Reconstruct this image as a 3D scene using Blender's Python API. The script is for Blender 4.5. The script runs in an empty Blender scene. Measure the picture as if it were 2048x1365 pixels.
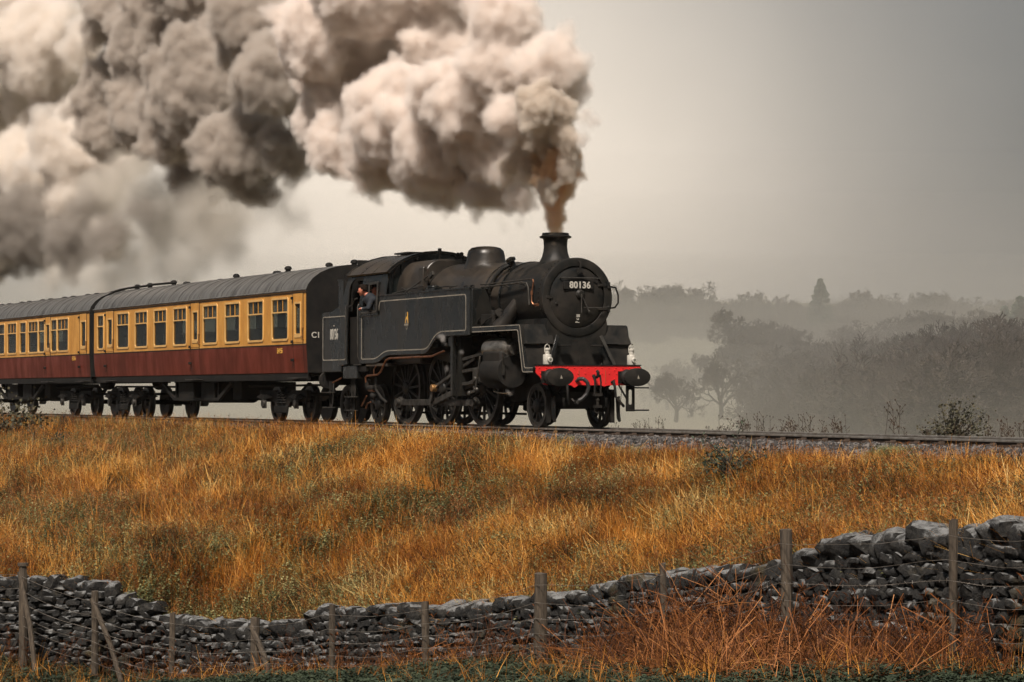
import bpy, bmesh, math, random
from mathutils import Vector, Matrix, noise
random.seed(7)
SC = bpy.context.scene
COL = SC.collection
rad = math.radians
# ------------------------------------------------------------------ camera
F = 5216.0                      # focal length in pixels of the 2048 wide photograph
TH = rad(26)
CAMP = Vector((48.14, -25.23, 0.71))
PITCH = math.atan((788 - 682.5) / F)
cd = bpy.data.cameras.new('camera')
cam = bpy.data.objects.new('camera', cd)
COL.objects.link(cam)
SC.camera = cam
cd.sensor_width = 36
cd.lens = F / 2048 * 36
cd.clip_start = 0.5
cd.clip_end = 9000
FW = Vector((-math.cos(TH) * math.cos(PITCH), math.sin(TH) * math.cos(PITCH), math.sin(PITCH)))
cam.location = CAMP
cam.rotation_euler = FW.to_track_quat('-Z', 'Y').to_euler()
ROT = cam.rotation_euler.to_matrix()

def ray(px, py):
    return ROT @ Vector(((px - 1024) / F, -(py - 682.5) / F, -1))
def at(px, py, D):
    return CAMP + ray(px, py) * D
def at_y(px, py, Y):
    d = ray(px, py)
    t = (Y - CAMP.y) / d.y
    return CAMP + d * t, t
# ------------------------------------------------------------------ world
W = bpy.data.worlds.new('World')
SC.world = W
W.use_nodes = True
wn, wl = W.node_tree.nodes, W.node_tree.links
for n in list(wn):
    wn.remove(n)
wo = wn.new('ShaderNodeOutputWorld')
SUN_DIR = Vector((0.52, -0.46, 0.92)).normalized()       # towards the sun
sky = wn.new('ShaderNodeTexSky')
sky.sky_type = 'NISHITA'
sky.sun_disc = False
sky.sun_elevation = math.asin(SUN_DIR.z)
sky.sun_rotation = math.atan2(SUN_DIR.x, SUN_DIR.y)
sky.dust_density = 6
sky.air_density = 1.5
tc = wn.new('ShaderNodeTexCoord')
def wmath(op, a, b=None, c=None):
    m = wn.new('ShaderNodeMath'); m.operation = op
    for i, v in enumerate((a, b, c)):
        if v is None: continue
        if isinstance(v, (int, float)): m.inputs[i].default_value = v
        else: wl.new(v, m.inputs[i])
    return m.outputs[0]
def glow(direction, width_deg, power=1.0):
    d = wn.new('ShaderNodeVectorMath'); d.operation = 'DOT_PRODUCT'
    wl.new(tc.outputs['Generated'], d.inputs[0]); d.inputs[1].default_value = direction.normalized()
    ang = wmath('ARCCOSINE', wmath('MINIMUM', d.outputs['Value'], 0.999999))
    q = wmath('POWER', wmath('DIVIDE', ang, rad(width_deg)), 2.0 * power)
    return wmath('EXPONENT', wmath('MULTIPLY', q, -1.0))
def scaled(fac, col):
    v = wn.new('ShaderNodeVectorMath'); v.operation = 'SCALE'
    v.inputs[0].default_value = col; wl.new(fac, v.inputs['Scale'])
    return v.outputs[0]
def vadd(a, b):
    v = wn.new('ShaderNodeVectorMath'); v.operation = 'ADD'
    for i, k in enumerate((a, b)):
        if isinstance(k, tuple): v.inputs[i].default_value = k
        else: wl.new(k, v.inputs[i])
    return v.outputs[0]
GLOW_DIR = ray(860, 520)
g1 = glow(GLOW_DIR, 8.4)
g2 = glow(GLOW_DIR, 40)
# soft cloud mottling
cn = wn.new('ShaderNodeTexNoise'); cn.inputs['Scale'].default_value = 9; cn.inputs['Detail'].default_value = 3
wl.new(tc.outputs['Generated'], cn.inputs['Vector'])
cl = wmath('MULTIPLY_ADD', cn.outputs['Fac'], 0.35, 0.825)
col = vadd(vadd(scaled(g1, (0.59, 0.50, 0.405)), scaled(g2, (0.035, 0.032, 0.029))), (0.050, 0.055, 0.060))
vm = wn.new('ShaderNodeVectorMath'); vm.operation = 'SCALE'
wl.new(col, vm.inputs[0]); wl.new(cl, vm.inputs['Scale'])
bg1 = wn.new('ShaderNodeBackground'); wl.new(vm.outputs[0], bg1.inputs[0]); bg1.inputs[1].default_value = 1.0
bg2 = wn.new('ShaderNodeBackground'); wl.new(sky.outputs[0], bg2.inputs[0]); bg2.inputs[1].default_value = 0.008
ads = wn.new('ShaderNodeAddShader')
wl.new(bg1.outputs[0], ads.inputs[0]); wl.new(bg2.outputs[0], ads.inputs[1]); wl.new(ads.outputs[0], wo.inputs['Surface'])
# ------------------------------------------------------------------ sun, exposure
sl = bpy.data.lights.new('sun', 'SUN')
sl.energy = 3.6
sl.angle = rad(9)
sl.color = (1.0, 0.90, 0.80)
so = bpy.data.objects.new('sun', sl)
COL.objects.link(so)
so.rotation_euler = (-SUN_DIR).to_track_quat('-Z', 'Y').to_euler()
SC.view_settings.view_transform = 'Standard'
SC.view_settings.look = 'None'
SC.view_settings.gamma = 1
SC.view_settings.use_curve_mapping = False
SC.view_settings.exposure = 0.78
SC.render.engine = 'CYCLES'
cy = SC.cycles
cy.max_bounces = 10
cy.diffuse_bounces = 2
cy.glossy_bounces = 2
cy.use_adaptive_sampling = True
cy.adaptive_threshold = 0.03
cy.transparent_max_bounces = 16
cy.volume_bounces = 10
cy.volume_step_rate = 1.5
cy.volume_max_steps = 256
cy.use_denoising = True
# ------------------------------------------------------------------ mesh helpers
class MB:
    def __init__(self):
        self.v = []; self.f = []; self.m = []; self.cm = 0
    def add(self, vs, fs):
        b = len(self.v)
        self.v.extend([tuple(p) for p in vs])
        self.f.extend([tuple(i + b for i in q) for q in fs])
        self.m.extend([self.cm] * len(fs))
        return self
    def box(self, x0, x1, y0, y1, z0, z1):
        return self.add([(x0,y0,z0),(x1,y0,z0),(x1,y1,z0),(x0,y1,z0),(x0,y0,z1),(x1,y0,z1),(x1,y1,z1),(x0,y1,z1)],
            [(0,3,2,1),(4,5,6,7),(0,1,5,4),(1,2,6,5),(2,3,7,6),(3,0,4,7)])
    def obox(self, c, size, M):
        x, y, z = [s / 2 for s in size]
        vs = [Vector(c) + M @ Vector(p) for p in ((-x,-y,-z),(x,-y,-z),(x,y,-z),(-x,y,-z),(-x,-y,z),(x,-y,z),(x,y,z),(-x,y,z))]
        return self.add(vs, [(0,3,2,1),(4,5,6,7),(0,1,5,4),(1,2,6,5),(2,3,7,6),(3,0,4,7)])
    def bar(self, p0, p1, w, h):
        """box from p0 to p1, w wide in y, h tall"""
        p0, p1 = Vector(p0), Vector(p1)
        d = p1 - p0
        q = d.to_track_quat('X', 'Z').to_matrix()
        return self.obox((p0 + p1) / 2, (d.length, w, h), q)
    def prism_y(self, prof, y0, y1):
        """prof: (x,z) points anticlockwise seen from -Y"""
        n = len(prof)
        vs = [(x, y0, z) for x, z in prof] + [(x, y1, z) for x, z in prof]
        fs = [tuple(range(n)), tuple(range(2 * n - 1, n - 1, -1))]
        fs += [(i, i + n, (i + 1) % n + n, (i + 1) % n) for i in range(n)]
        return self.add(vs, fs)
    def prism_x(self, prof, x0, x1):
        n = len(prof)
        vs = [(x0, y, z) for y, z in prof] + [(x1, y, z) for y, z in prof]
        fs = [tuple(range(n)), tuple(range(2 * n - 1, n - 1, -1))]
        fs += [(i, i + n, (i + 1) % n + n, (i + 1) % n) for i in range(n)]
        return self.add(vs, fs)
    def cyl(self, p0, p1, r0, r1=None, n=16, caps=True):
        p0, p1 = Vector(p0), Vector(p1)
        r1 = r0 if r1 is None else r1
        d = (p1 - p0)
        if d.length < 1e-6: return self
        u = d.orthogonal().normalized(); w = d.normalized().cross(u)
        vs = []
        for p, r in ((p0, r0), (p1, r1)):
            for i in range(n):
                a = 2 * math.pi * i / n
                vs.append(p + u * math.cos(a) * r + w * math.sin(a) * r)
        fs = [(i, (i + 1) % n, (i + 1) % n + n, i + n) for i in range(n)]
        if caps: fs += [tuple(range(n - 1, -1, -1)), tuple(range(n, 2 * n))]
        return self.add(vs, fs)
    def tube(self, pts, r, n=8, r1=None):
        pts = [Vector(p) for p in pts]
        m = len(pts); vs = []; u = None
        for k, p in enumerate(pts):
            t = (pts[min(k + 1, m - 1)] - pts[max(k - 1, 0)]).normalized()
            if u is None: u = t.orthogonal().normalized()
            u = (u - t * u.dot(t)).normalized(); w = t.cross(u)
            rr = r if r1 is None else r + (r1 - r) * k / (m - 1)
            for i in range(n):
                a = 2 * math.pi * i / n
                vs.append(p + (u * math.cos(a) + w * math.sin(a)) * rr)
        fs = [(k * n + i, k * n + (i + 1) % n, (k + 1) * n + (i + 1) % n, (k + 1) * n + i) for k in range(m - 1) for i in range(n)]
        fs += [tuple(range(n - 1, -1, -1)), tuple(range((m - 1) * n, m * n))]
        return self.add(vs, fs)
    def lathe(self, prof, origin, axis, n=32, sy=1.0, sz=1.0, ring=False):
        """prof: (radius, height along axis)"""
        o = Vector(origin); ax = Vector(axis).normalized()
        u = Vector((0, 1, 0)) if abs(ax.y) < .5 else Vector((1, 0, 0))
        u = (u - ax * u.dot(ax)).normalized(); w = ax.cross(u)
        m = len(prof); vs = []
        for r, h in prof:
            for i in range(n):
                a = 2 * math.pi * i / n
                vs.append(o + ax * h + u * math.cos(a) * r * sy + w * math.sin(a) * r * sz)
        fs = [(k * n + i, k * n + (i + 1) % n, (k + 1) * n + (i + 1) % n, (k + 1) * n + i) for k in range(m - 1) for i in range(n)]
        if ring:
            fs += [((m - 1) * n + i, (m - 1) * n + (i + 1) % n, (i + 1) % n, i) for i in range(n)]
            return self.add(vs, fs)
        if prof[0][0] > 1e-4: fs.append(tuple(range(n - 1, -1, -1)))
        if prof[-1][0] > 1e-4: fs.append(tuple(range((m - 1) * n, m * n)))
        return self.add(vs, fs)
    def ball(self, c, r, n=12, s=(1, 1, 1)):
        prof = [(math.sin(math.pi * k / (n // 2 + 1)) * r, -math.cos(math.pi * k / (n // 2 + 1)) * r) for k in range(n // 2 + 2)]
        b = len(self.v)
        self.lathe([(max(a, 1e-5), h) for a, h in prof], (0, 0, 0), (0, 0, 1), n)
        for i in range(b, len(self.v)):
            p = self.v[i]; self.v[i] = (c[0] + p[0] * s[0], c[1] + p[1] * s[1], c[2] + p[2] * s[2])
        return self
    def ribbon(self, pts, w, y, t=0.004, closed=False):
        """flat strip in the XZ plane at y, centre line pts, proud by t towards -Y"""
        P = [Vector((a, b)) for a, b in pts]; m = len(P); L = []; R = []
        for k in range(m):
            a = P[(k - 1) % m] if (closed or k) else P[k]
            b = P[(k + 1) % m] if (closed or k < m - 1) else P[k]
            d1 = (P[k] - a).normalized() if (P[k] - a).length > 1e-6 else (b - P[k]).normalized()
            d2 = (b - P[k]).normalized() if (b - P[k]).length > 1e-6 else d1
            n1 = Vector((-d1.y, d1.x)); n2 = Vector((-d2.y, d2.x)); nn = (n1 + n2)
            nn = nn / max(nn.dot(nn) / 2, .4)
            L.append(P[k] + nn * w / 2); R.append(P[k] - nn * w / 2)
        vs = [(p.x, y - t, p.y) for p in L] + [(p.x, y - t, p.y) for p in R] + [(p.x, y + .002, p.y) for p in L] + [(p.x, y + .002, p.y) for p in R]
        e = m if closed else m - 1
        fs = []
        for k in range(e):
            j = (k + 1) % m
            fs += [(k, m + k, m + j, j), (k, j, 2 * m + j, 2 * m + k), (m + k, 3 * m + k, 3 * m + j, m + j)]
        return self.add(vs, fs)
    def build(self, name, mat, parent=None, smooth=35, bevel=0, kind=None, weld=False):
        me = bpy.data.meshes.new(name)
        o = wloc(parent)
        vs = self.v if o.length < 1e-9 else [(a - o.x, b - o.y, c - o.z) for a, b, c in self.v]
        me.from_pydata(vs, [], self.f)
        mats = mat if isinstance(mat, (list, tuple)) else [mat]
        for m in mats: me.materials.append(m)
        if len(mats) > 1: me.polygons.foreach_set('material_index', self.m)
        me.update()
        bm = bmesh.new(); bm.from_mesh(me)
        if weld: bmesh.ops.remove_doubles(bm, verts=bm.verts, dist=1e-5)
        bmesh.ops.recalc_face_normals(bm, faces=bm.faces)
        bm.to_mesh(me); bm.free()
        if smooth:
            me.polygons.foreach_set('use_smooth', [True] * len(me.polygons))
            me.set_sharp_from_angle(angle=rad(smooth))
        ob = bpy.data.objects.new(name, me)
        COL.objects.link(ob)
        if parent: ob.parent = parent
        if bevel:
            b = ob.modifiers.new('bevel', 'BEVEL'); b.width = bevel; b.segments = 2; b.limit_method = 'ANGLE'; b.angle_limit = rad(40)
        if kind: ob['kind'] = kind
        return ob

def wloc(ob):
    o = Vector((0, 0, 0))
    while ob is not None:
        o = o + ob.location; ob = ob.parent
    return o
def tag(o, label=None, cat=None, group=None, kind=None):
    if label: o['label'] = label
    if cat: o['category'] = cat
    if group: o['group'] = group
    if kind: o['kind'] = kind
    return o
def empty(name, loc, label, cat, group=None):
    e = bpy.data.objects.new(name, None); COL.objects.link(e); e.location = loc
    e.empty_display_size = .2
    return tag(e, label, cat, group)
def copy_to(o, parent=None, **kw):
    c = o.copy(); COL.objects.link(c); c.parent = parent
    for k, v in kw.items(): setattr(c, k, v)
    for ch in o.children: copy_to(ch, c)
    return c
def fillet(pts, r, closed=True, n=5):
    P = [Vector(p) for p in pts]; m = len(P); out = []
    for k in range(m):
        if not closed and k in (0, m - 1): out.append(tuple(P[k])); continue
        a, b, c = P[(k - 1) % m], P[k], P[(k + 1) % m]
        rr = r[k] if isinstance(r, (list, tuple)) else r
        d1 = (a - b); d2 = (c - b)
        l = min(rr, d1.length * .49, d2.length * .49)
        if l < 1e-4: out.append(tuple(b)); continue
        s, e = b + d1.normalized() * l, b + d2.normalized() * l
        for i in range(n + 1):
            t = i / n
            out.append(tuple((1 - t) ** 2 * s + 2 * t * (1 - t) * b + t * t * e))
    return out
def rrect(x0, x1, z0, z1, r):
    return fillet([(x0, z0), (x1, z0), (x1, z1), (x0, z1)], r)
def plate(name, outline, holes, thick, mapf, mat, parent, bevel=0):
    """flat plate with holes: outline and holes in (u,v); mapf(u,v,w) -> world"""
    cu = bpy.data.curves.new(name, 'CURVE'); cu.dimensions = '2D'; cu.fill_mode = 'BOTH'; cu.extrude = thick / 2
    for loop in [outline] + holes:
        s = cu.splines.new('POLY'); s.points.add(len(loop) - 1); s.use_cyclic_u = True
        for i, p in enumerate(loop): s.points[i].co = (p[0], p[1], 0, 1)
    tmp = bpy.data.objects.new(name, cu); COL.objects.link(tmp)
    dg = bpy.context.evaluated_depsgraph_get(); dg.update()
    me = bpy.data.meshes.new_from_object(tmp.evaluated_get(dg))
    bpy.data.objects.remove(tmp); bpy.data.curves.remove(cu)
    o = wloc(parent)
    for v in me.vertices: v.co = Vector(mapf(v.co.x, v.co.y, v.co.z)) - o
    me.materials.clear(); me.materials.append(mat)
    bm = bmesh.new(); bm.from_mesh(me); bmesh.ops.remove_doubles(bm, verts=bm.verts, dist=1e-5)
    bmesh.ops.recalc_face_normals(bm, faces=bm.faces); bm.to_mesh(me); bm.free()
    ob = bpy.data.objects.new(name, me); COL.objects.link(ob); ob.parent = parent
    return ob
def lettering(name, text, size, origin, udir, mat, parent, bold=0.0, sx=1.0, space=1.0, depth=0.003):
    """lettering centred at origin, running along udir, upright"""
    cu = bpy.data.curves.new(name, 'FONT'); cu.body = text; cu.size = size; cu.align_x = 'CENTER'; cu.align_y = 'CENTER'
    cu.extrude = depth; cu.offset = bold; cu.space_character = space
    tmp = bpy.data.objects.new(name, cu); COL.objects.link(tmp)
    dg = bpy.context.evaluated_depsgraph_get(); dg.update()
    me = bpy.data.meshes.new_from_object(tmp.evaluated_get(dg))
    bpy.data.objects.remove(tmp); bpy.data.curves.remove(cu)
    u = Vector(udir).normalized(); v = Vector((0, 0, 1)); w = u.cross(v)
    o = wloc(parent)
    for p in me.vertices: p.co = Vector(origin) + u * p.co.x * sx + v * p.co.y + w * p.co.z - o
    me.materials.clear(); me.materials.append(mat)
    ob = bpy.data.objects.new(name, me); COL.objects.link(ob); ob.parent = parent
    return ob
# ------------------------------------------------------------------ materials
def mat(name, c1, c2=None, scale=3.0, detail=6, rough=.6, rough2=None, metal=0, bump=0, bscale=None, lo=.35, hi=.65, stretch=None, spec=.5, coat=0):
    m = bpy.data.materials.new(name); m.use_nodes = True
    nt = m.node_tree; N = nt.nodes; L = nt.links; b = N['Principled BSDF']
    b.inputs['Roughness'].default_value = rough; b.inputs['Metallic'].default_value = metal
    b.inputs['Specular IOR Level'].default_value = spec
    if coat: b.inputs['Coat Weight'].default_value = coat; b.inputs['Coat Roughness'].default_value = .2
    b.inputs['Base Color'].default_value = (*c1, 1)
    if c2 is None and not bump: return m
    tc = N.new('ShaderNodeTexCoord'); mp = N.new('ShaderNodeMapping'); L.new(tc.outputs['Object'], mp.inputs[0])
    if stretch: mp.inputs['Scale'].default_value = stretch
    if c2 is not None:
        nz = N.new('ShaderNodeTexNoise'); nz.inputs['Scale'].default_value = scale; nz.inputs['Detail'].default_value = detail
        nz.inputs['Roughness'].default_value = .62; L.new(mp.outputs[0], nz.inputs['Vector'])
        cr = N.new('ShaderNodeValToRGB'); cr.color_ramp.elements[0].position = lo; cr.color_ramp.elements[1].position = hi
        cr.color_ramp.elements[0].color = (*c1, 1); cr.color_ramp.elements[1].color = (*c2, 1)
        L.new(nz.outputs['Fac'], cr.inputs[0]); L.new(cr.outputs[0], b.inputs['Base Color'])
        if rough2 is not None:
            mr = N.new('ShaderNodeMapRange'); mr.inputs['From Min'].default_value = lo; mr.inputs['From Max'].default_value = hi
            mr.inputs['To Min'].default_value = rough; mr.inputs['To Max'].default_value = rough2
            L.new(nz.outputs['Fac'], mr.inputs['Value']); L.new(mr.outputs[0], b.inputs['Roughness'])
    if bump:
        n2 = N.new('ShaderNodeTexNoise'); n2.inputs['Scale'].default_value = bscale or scale * 4; n2.inputs['Detail'].default_value = 5
        L.new(mp.outputs[0], n2.inputs['Vector'])
        bp = N.new('ShaderNodeBump'); bp.inputs['Strength'].default_value = bump; bp.inputs['Distance'].default_value = .02
        L.new(n2.outputs['Fac'], bp.inputs['Height']); L.new(bp.outputs[0], b.inputs['Normal'])
    return m
def veg(name, cols, rough=.7, trans=.25, vmix=.25):
    """foliage: colour picked by the instance's tint attribute with a little noise"""
    m = bpy.data.materials.new(name); m.use_nodes = True
    nt = m.node_tree; N = nt.nodes; L = nt.links; b = N['Principled BSDF']; out = N['Material Output']
    a = N.new('ShaderNodeAttribute'); a.attribute_type = 'INSTANCER'; a.attribute_name = 'tint'
    cr = N.new('ShaderNodeValToRGB'); el = cr.color_ramp.elements
    for i, c in enumerate(cols):
        p = i / (len(cols) - 1)
        e = el[0] if i == 0 else (el[len(el) - 1] if i == len(cols) - 1 else el.new(p))
        e.position = p; e.color = (*c, 1)
    L.new(a.outputs['Fac'], cr.inputs[0])
    b.inputs['Roughness'].default_value = rough; b.inputs['Specular IOR Level'].default_value = .3
    L.new(cr.outputs[0], b.inputs['Base Color'])
    tr = N.new('ShaderNodeBsdfTranslucent'); L.new(cr.outputs[0], tr.inputs['Color'])
    mx = N.new('ShaderNodeMixShader'); mx.inputs[0].default_value = trans
    L.new(b.outputs[0], mx.inputs[1]); L.new(tr.outputs[0], mx.inputs[2]); L.new(mx.outputs[0], out.inputs['Surface'])
    return m

M = {}
M['black'] = mat('loco_black', (.006, .0075, .0078), (.030, .026, .021), scale=1.3, rough=.20, rough2=.5, bump=.015, bscale=4, lo=.42, hi=.78, coat=.25, spec=.3, stretch=(1.2, 1.2, .35))
M['boiler'] = mat('boiler_black', (.008, .0085, .0085), (.055, .043, .032), scale=1.1, rough=.24, rough2=.55, bump=.06, bscale=5, lo=.35, hi=.72)
M['smokebox'] = mat('smokebox_black', (.007, .008, .008), (.026, .022, .018), scale=2.5, rough=.38, rough2=.65, bump=.15, bscale=14, spec=.22)
M['under'] = mat('underframe_grime', (.005, .006, .006), (.022, .019, .016), scale=3, rough=.6, rough2=.85, bump=.2, bscale=10, spec=.22)
M['steel'] = mat('dull_steel', (.10, .093, .082), (.03, .028, .025), scale=5, rough=.42, rough2=.6, metal=.6)
M['spoke'] = mat('wheel_spokes', (.030, .027, .023), (.012, .012, .011), scale=6, rough=.5)
M['tyre'] = mat('tyre_steel', (.085, .080, .072), (.028, .026, .024), scale=4, rough=.38, metal=.5)
M['tread'] = mat('polished_tread', (.42, .40, .36), (.2, .18, .16), scale=5, rough=.25, metal=.9)
M['shiny'] = mat('polished_casing', (.30, .28, .25), (.08, .07, .06), scale=3, rough=.3, metal=.75, stretch=(1, 3, 3))
M['rail'] = mat('rail_head', (.34, .32, .29), (.18, .155, .13), scale=8, rough=.3, metal=.6)
M['railweb'] = mat('rusty_rail', (.032, .022, .016), (.07, .042, .025), scale=8, rough=.8)
M['copper'] = mat('copper_pipe', (.42, .19, .10), (.16, .07, .04), scale=6, rough=.35, metal=.8)
M['brass'] = mat('brass', (.62, .36, .15), (.35, .18, .07), scale=9, rough=.35, metal=.8)
M['red'] = mat('buffer_beam_red', (.74, .024, .024), (.62, .022, .022), scale=5, rough=.42, bump=.04)
M['whitep'] = mat('white_paint', (.46, .44, .39), (.28, .26, .22), scale=25, rough=.45, lo=.5, hi=.8)
M['line'] = mat('lining', (.32, .29, .24), (.18, .16, .13), scale=3, rough=.5)
M['cream'] = mat('coach_cream', (.64, .32, .065), (.48, .22, .045), scale=2.2, rough=.38, rough2=.5, stretch=(1, 1, .4), spec=.35)
M['creamf'] = mat('window_surround', (.72, .44, .15), (.60, .34, .11), scale=4, rough=.4)
M['maroon'] = mat('coach_maroon', (.155, .021, .008), (.075, .013, .006), scale=2.0, rough=.38, rough2=.6, stretch=(1, 1, .35), bump=.03, spec=.35)
M['roofm'] = mat('coach_roof', (.13, .127, .12), (.045, .044, .043), scale=1.4, rough=.32, rough2=.5, stretch=(3.5, .6, .6), bump=.08, bscale=5, spec=.35)
M['seam'] = mat('door_gap', (.018, .012, .008), rough=.9)
M['curtain'] = mat('curtain', (.60, .54, .46), (.32, .28, .23), scale=14, rough=.9, stretch=(6, 1, .5))
M['curtb'] = mat('curtain_brown', (.26, .13, .04), (.10, .05, .018), scale=14, rough=.9, stretch=(6, 1, .5))
M['inside'] = mat('coach_interior', (.035, .03, .026), (.07, .055, .04), scale=1.5, rough=.9, spec=.22)
M['coachblack'] = mat('coach_end_black', (.007, .007, .007), (.018, .016, .014), scale=2.5, rough=.6, bump=.1, spec=.22)
M['coal'] = mat('coal', (.012, .012, .012), (.035, .033, .03), scale=10, rough=.45, bump=.5)
M['yellow'] = mat('emblem_gold', (.75, .42, .07), rough=.5)
M['emred'] = mat('emblem_red', (.45, .06, .03), rough=.5)
M['wood'] = mat('weathered_post', (.034, .026, .018), (.095, .072, .050), scale=9, rough=.85, stretch=(4, 4, .5), bump=.5, bscale=14)
M['wire'] = mat('fence_wire', (.30, .27, .24), (.12, .10, .08), scale=6, rough=.5, metal=.4)
M['ballast'] = mat('ballast_bed', (.05, .045, .042), (.14, .125, .115), scale=14, rough=.9, bump=.9, bscale=25)
M['soil'] = mat('bank_soil', (.030, .022, .011), (.085, .052, .020), scale=1.7, rough=.95, bump=.6, bscale=8)
M['field'] = mat('valley_field', (.14, .14, .085), (.19, .17, .11), scale=.02, rough=.95)
M['sleeper'] = mat('sleeper', (.05, .04, .032), (.09, .075, .06), scale=7, rough=.9, bump=.4)
M['bark'] = mat('winter_twigs', (.028, .020, .015), (.045, .032, .023), scale=.3, rough=.9)
M['bark2'] = mat('bare_bark', (.030, .026, .021), (.045, .038, .030), scale=.4, rough=.9)
M['needle'] = mat('conifer_needles', (.018, .032, .022), (.035, .048, .03), scale=.5, rough=.85)
M['skin'] = mat('skin', (.58, .23, .15), (.50, .17, .11), scale=14, rough=.5)
M['hair'] = mat('dark_hair', (.012, .008, .006), rough=.95, spec=.1)
M['jacket'] = mat('navy_jacket', (.006, .009, .014), (.012, .016, .022), scale=14, rough=.85)
M['cuff'] = mat('pale_cuff', (.45, .42, .42), rough=.8)
M['seed'] = mat('dry_seedheads', (.03, .021, .013), (.07, .042, .024), scale=10, rough=.9)
M['hose'] = mat('rubber_hose', (.03, .03, .03), rough=.5)
# glass
def glass(name, tint):
    m = bpy.data.materials.new(name); m.use_nodes = True
    nt = m.node_tree; N = nt.nodes; L = nt.links; b = N['Principled BSDF']; out = N['Material Output']
    b.inputs['Base Color'].default_value = (.02, .025, .025, 1); b.inputs['Roughness'].default_value = .06; b.inputs['Specular IOR Level'].default_value = .7
    t = N.new('ShaderNodeBsdfTransparent'); t.inputs[0].default_value = (*tint, 1)
    mx = N.new('ShaderNodeMixShader'); mx.inputs[0].default_value = .35
    L.new(t.outputs[0], mx.inputs[1]); L.new(b.outputs[0], mx.inputs[2]); L.new(mx.outputs[0], out.inputs['Surface'])
    return m
M['glass'] = glass('window_glass', (.85, .88, .86))
# ================================================================== the ground
WX = [2.77, 4.51, 5.51, 6.28, 8.35, 9.03, 12.16, 14.04, 15.31, 17.0, 20.35, 22.0, 24.13, 26.17]
WY = [-13.15, -11.86, -10.93, -10.48, -9.67, -9.42, -8.73, -8.31, -7.99, -7.95, -7.96, -8.01, -8.22, -8.62]
WT = [-2.53, -2.54, -3.02, -3.17, -3.05, -2.78, -2.49, -2.29, -2.11, -1.79, -1.42, -1.03, -0.83, -0.65]
WB = [-3.98, -4.09, -4.17, -4.24, -4.07, -3.98, -3.55, -3.31, -3.17, -3.05, -2.76, -2.60, -2.41, -2.22]
def wallat(x):
    if x <= WX[0]: return WY[0] + (x - WX[0]) * .30, WT[0], WB[0]
    if x >= WX[-1]: return WY[-1] - (x - WX[-1]) * .15, WT[-1], WB[-1]
    for i in range(len(WX) - 1):
        if x <= WX[i + 1]:
            t = (x - WX[i]) / (WX[i + 1] - WX[i])
            return tuple(a[i] + (a[i + 1] - a[i]) * t for a in (WY, WT, WB))
def sstep(a, b, x):
    t = min(1, max(0, (x - a) / (b - a))); return t * t * (3 - 2 * t)
def lerp(a, b, t): return a + (b - a) * t
def depth_of(x, y): return (x - CAMP.x) * FW.x + (y - CAMP.y) * FW.y
def terrain(x, y):
    if -2.2 <= y <= 2.4: return -.30
    if y > 2.4:
        z = -.30 - min((y - 2.4) * .45, 5.2)
        D = depth_of(x, y) + max(0, y - 60) * .1
        z = lerp(z, -12, sstep(110, 230, D))
        z += 8.0 * sstep(300, 620, D) + 26 * sstep(650, 1250, D) + 40 * sstep(1150, 2000, D)
        return z + noise.noise(Vector((x * .004, y * .004, 0))) * 8 * sstep(250, 700, D) + noise.noise(Vector((x * .1, y * .1, 3))) * .25 * sstep(2.4, 8, y)
    yw, top, base = wallat(max(-40, min(60, x)))
    nb = noise.noise(Vector((x * .22, y * .3, 0)))
    back = top - .5
    if y >= yw + .3:
        t = (-2.2 - y) / (-2.2 - (yw + .3))
        return lerp(-.30, back, t) - .05 * sstep(0, .10, t) * (1 - sstep(.10, .45, t)) + nb * .16 * sstep(0, .2, t) * (1 - sstep(.85, 1, t))
    if y >= yw - .3:
        return lerp(base, back, (y - yw + .3) / .6)
    d = yw - .3 - y
    z = base - .03 * min(d, 8) + nb * .08 * sstep(0, 1, d)
    dc = math.hypot(x - CAMP.x, y - CAMP.y)
    return lerp(z, -1.0, sstep(25, 5, dc))
def grid(name, xs, ys, fn, m):
    vs = [(x, y, fn(x, y)) for y in ys for x in xs]
    w = len(xs)
    fs = [(j * w + i, j * w + i + 1, (j + 1) * w + i + 1, (j + 1) * w + i) for j in range(len(ys) - 1) for i in range(w - 1)]
    mb = MB().add(vs, fs)
    return mb.build(name, m, smooth=60, kind='structure')
def seq(stops):
    out = []
    for (a, b, s) in stops:
        n = max(1, round((b - a) / s)); out += [a + (b - a) * i / n for i in range(n)]
    return out + [stops[-1][1]]
# near ground: bank, foot of the wall and the meadow up to the photographer
bank = grid('bank_ground', seq([(-170, -60, 8), (-60, -10, 1.2), (-10, 34, .4), (34, 90, 4)]), seq([(-60, -24, 3), (-24, -16, 1), (-16, -2, .2), (-2, 2.4, 1.1), (2.4, 8, 1.4)]), terrain, M['soil'])
def far_t(x, y): return terrain(x, y) - (.02 if y > 8.5 else 0)
far = grid('valley_ground', seq([(-1980, -900, 60), (-900, 120, 20), (120, 880, 60)]), seq([(8, 60, 4), (60, 200, 10), (200, 1000, 25), (1000, 1780, 60)]), far_t, M['field'])
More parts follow.
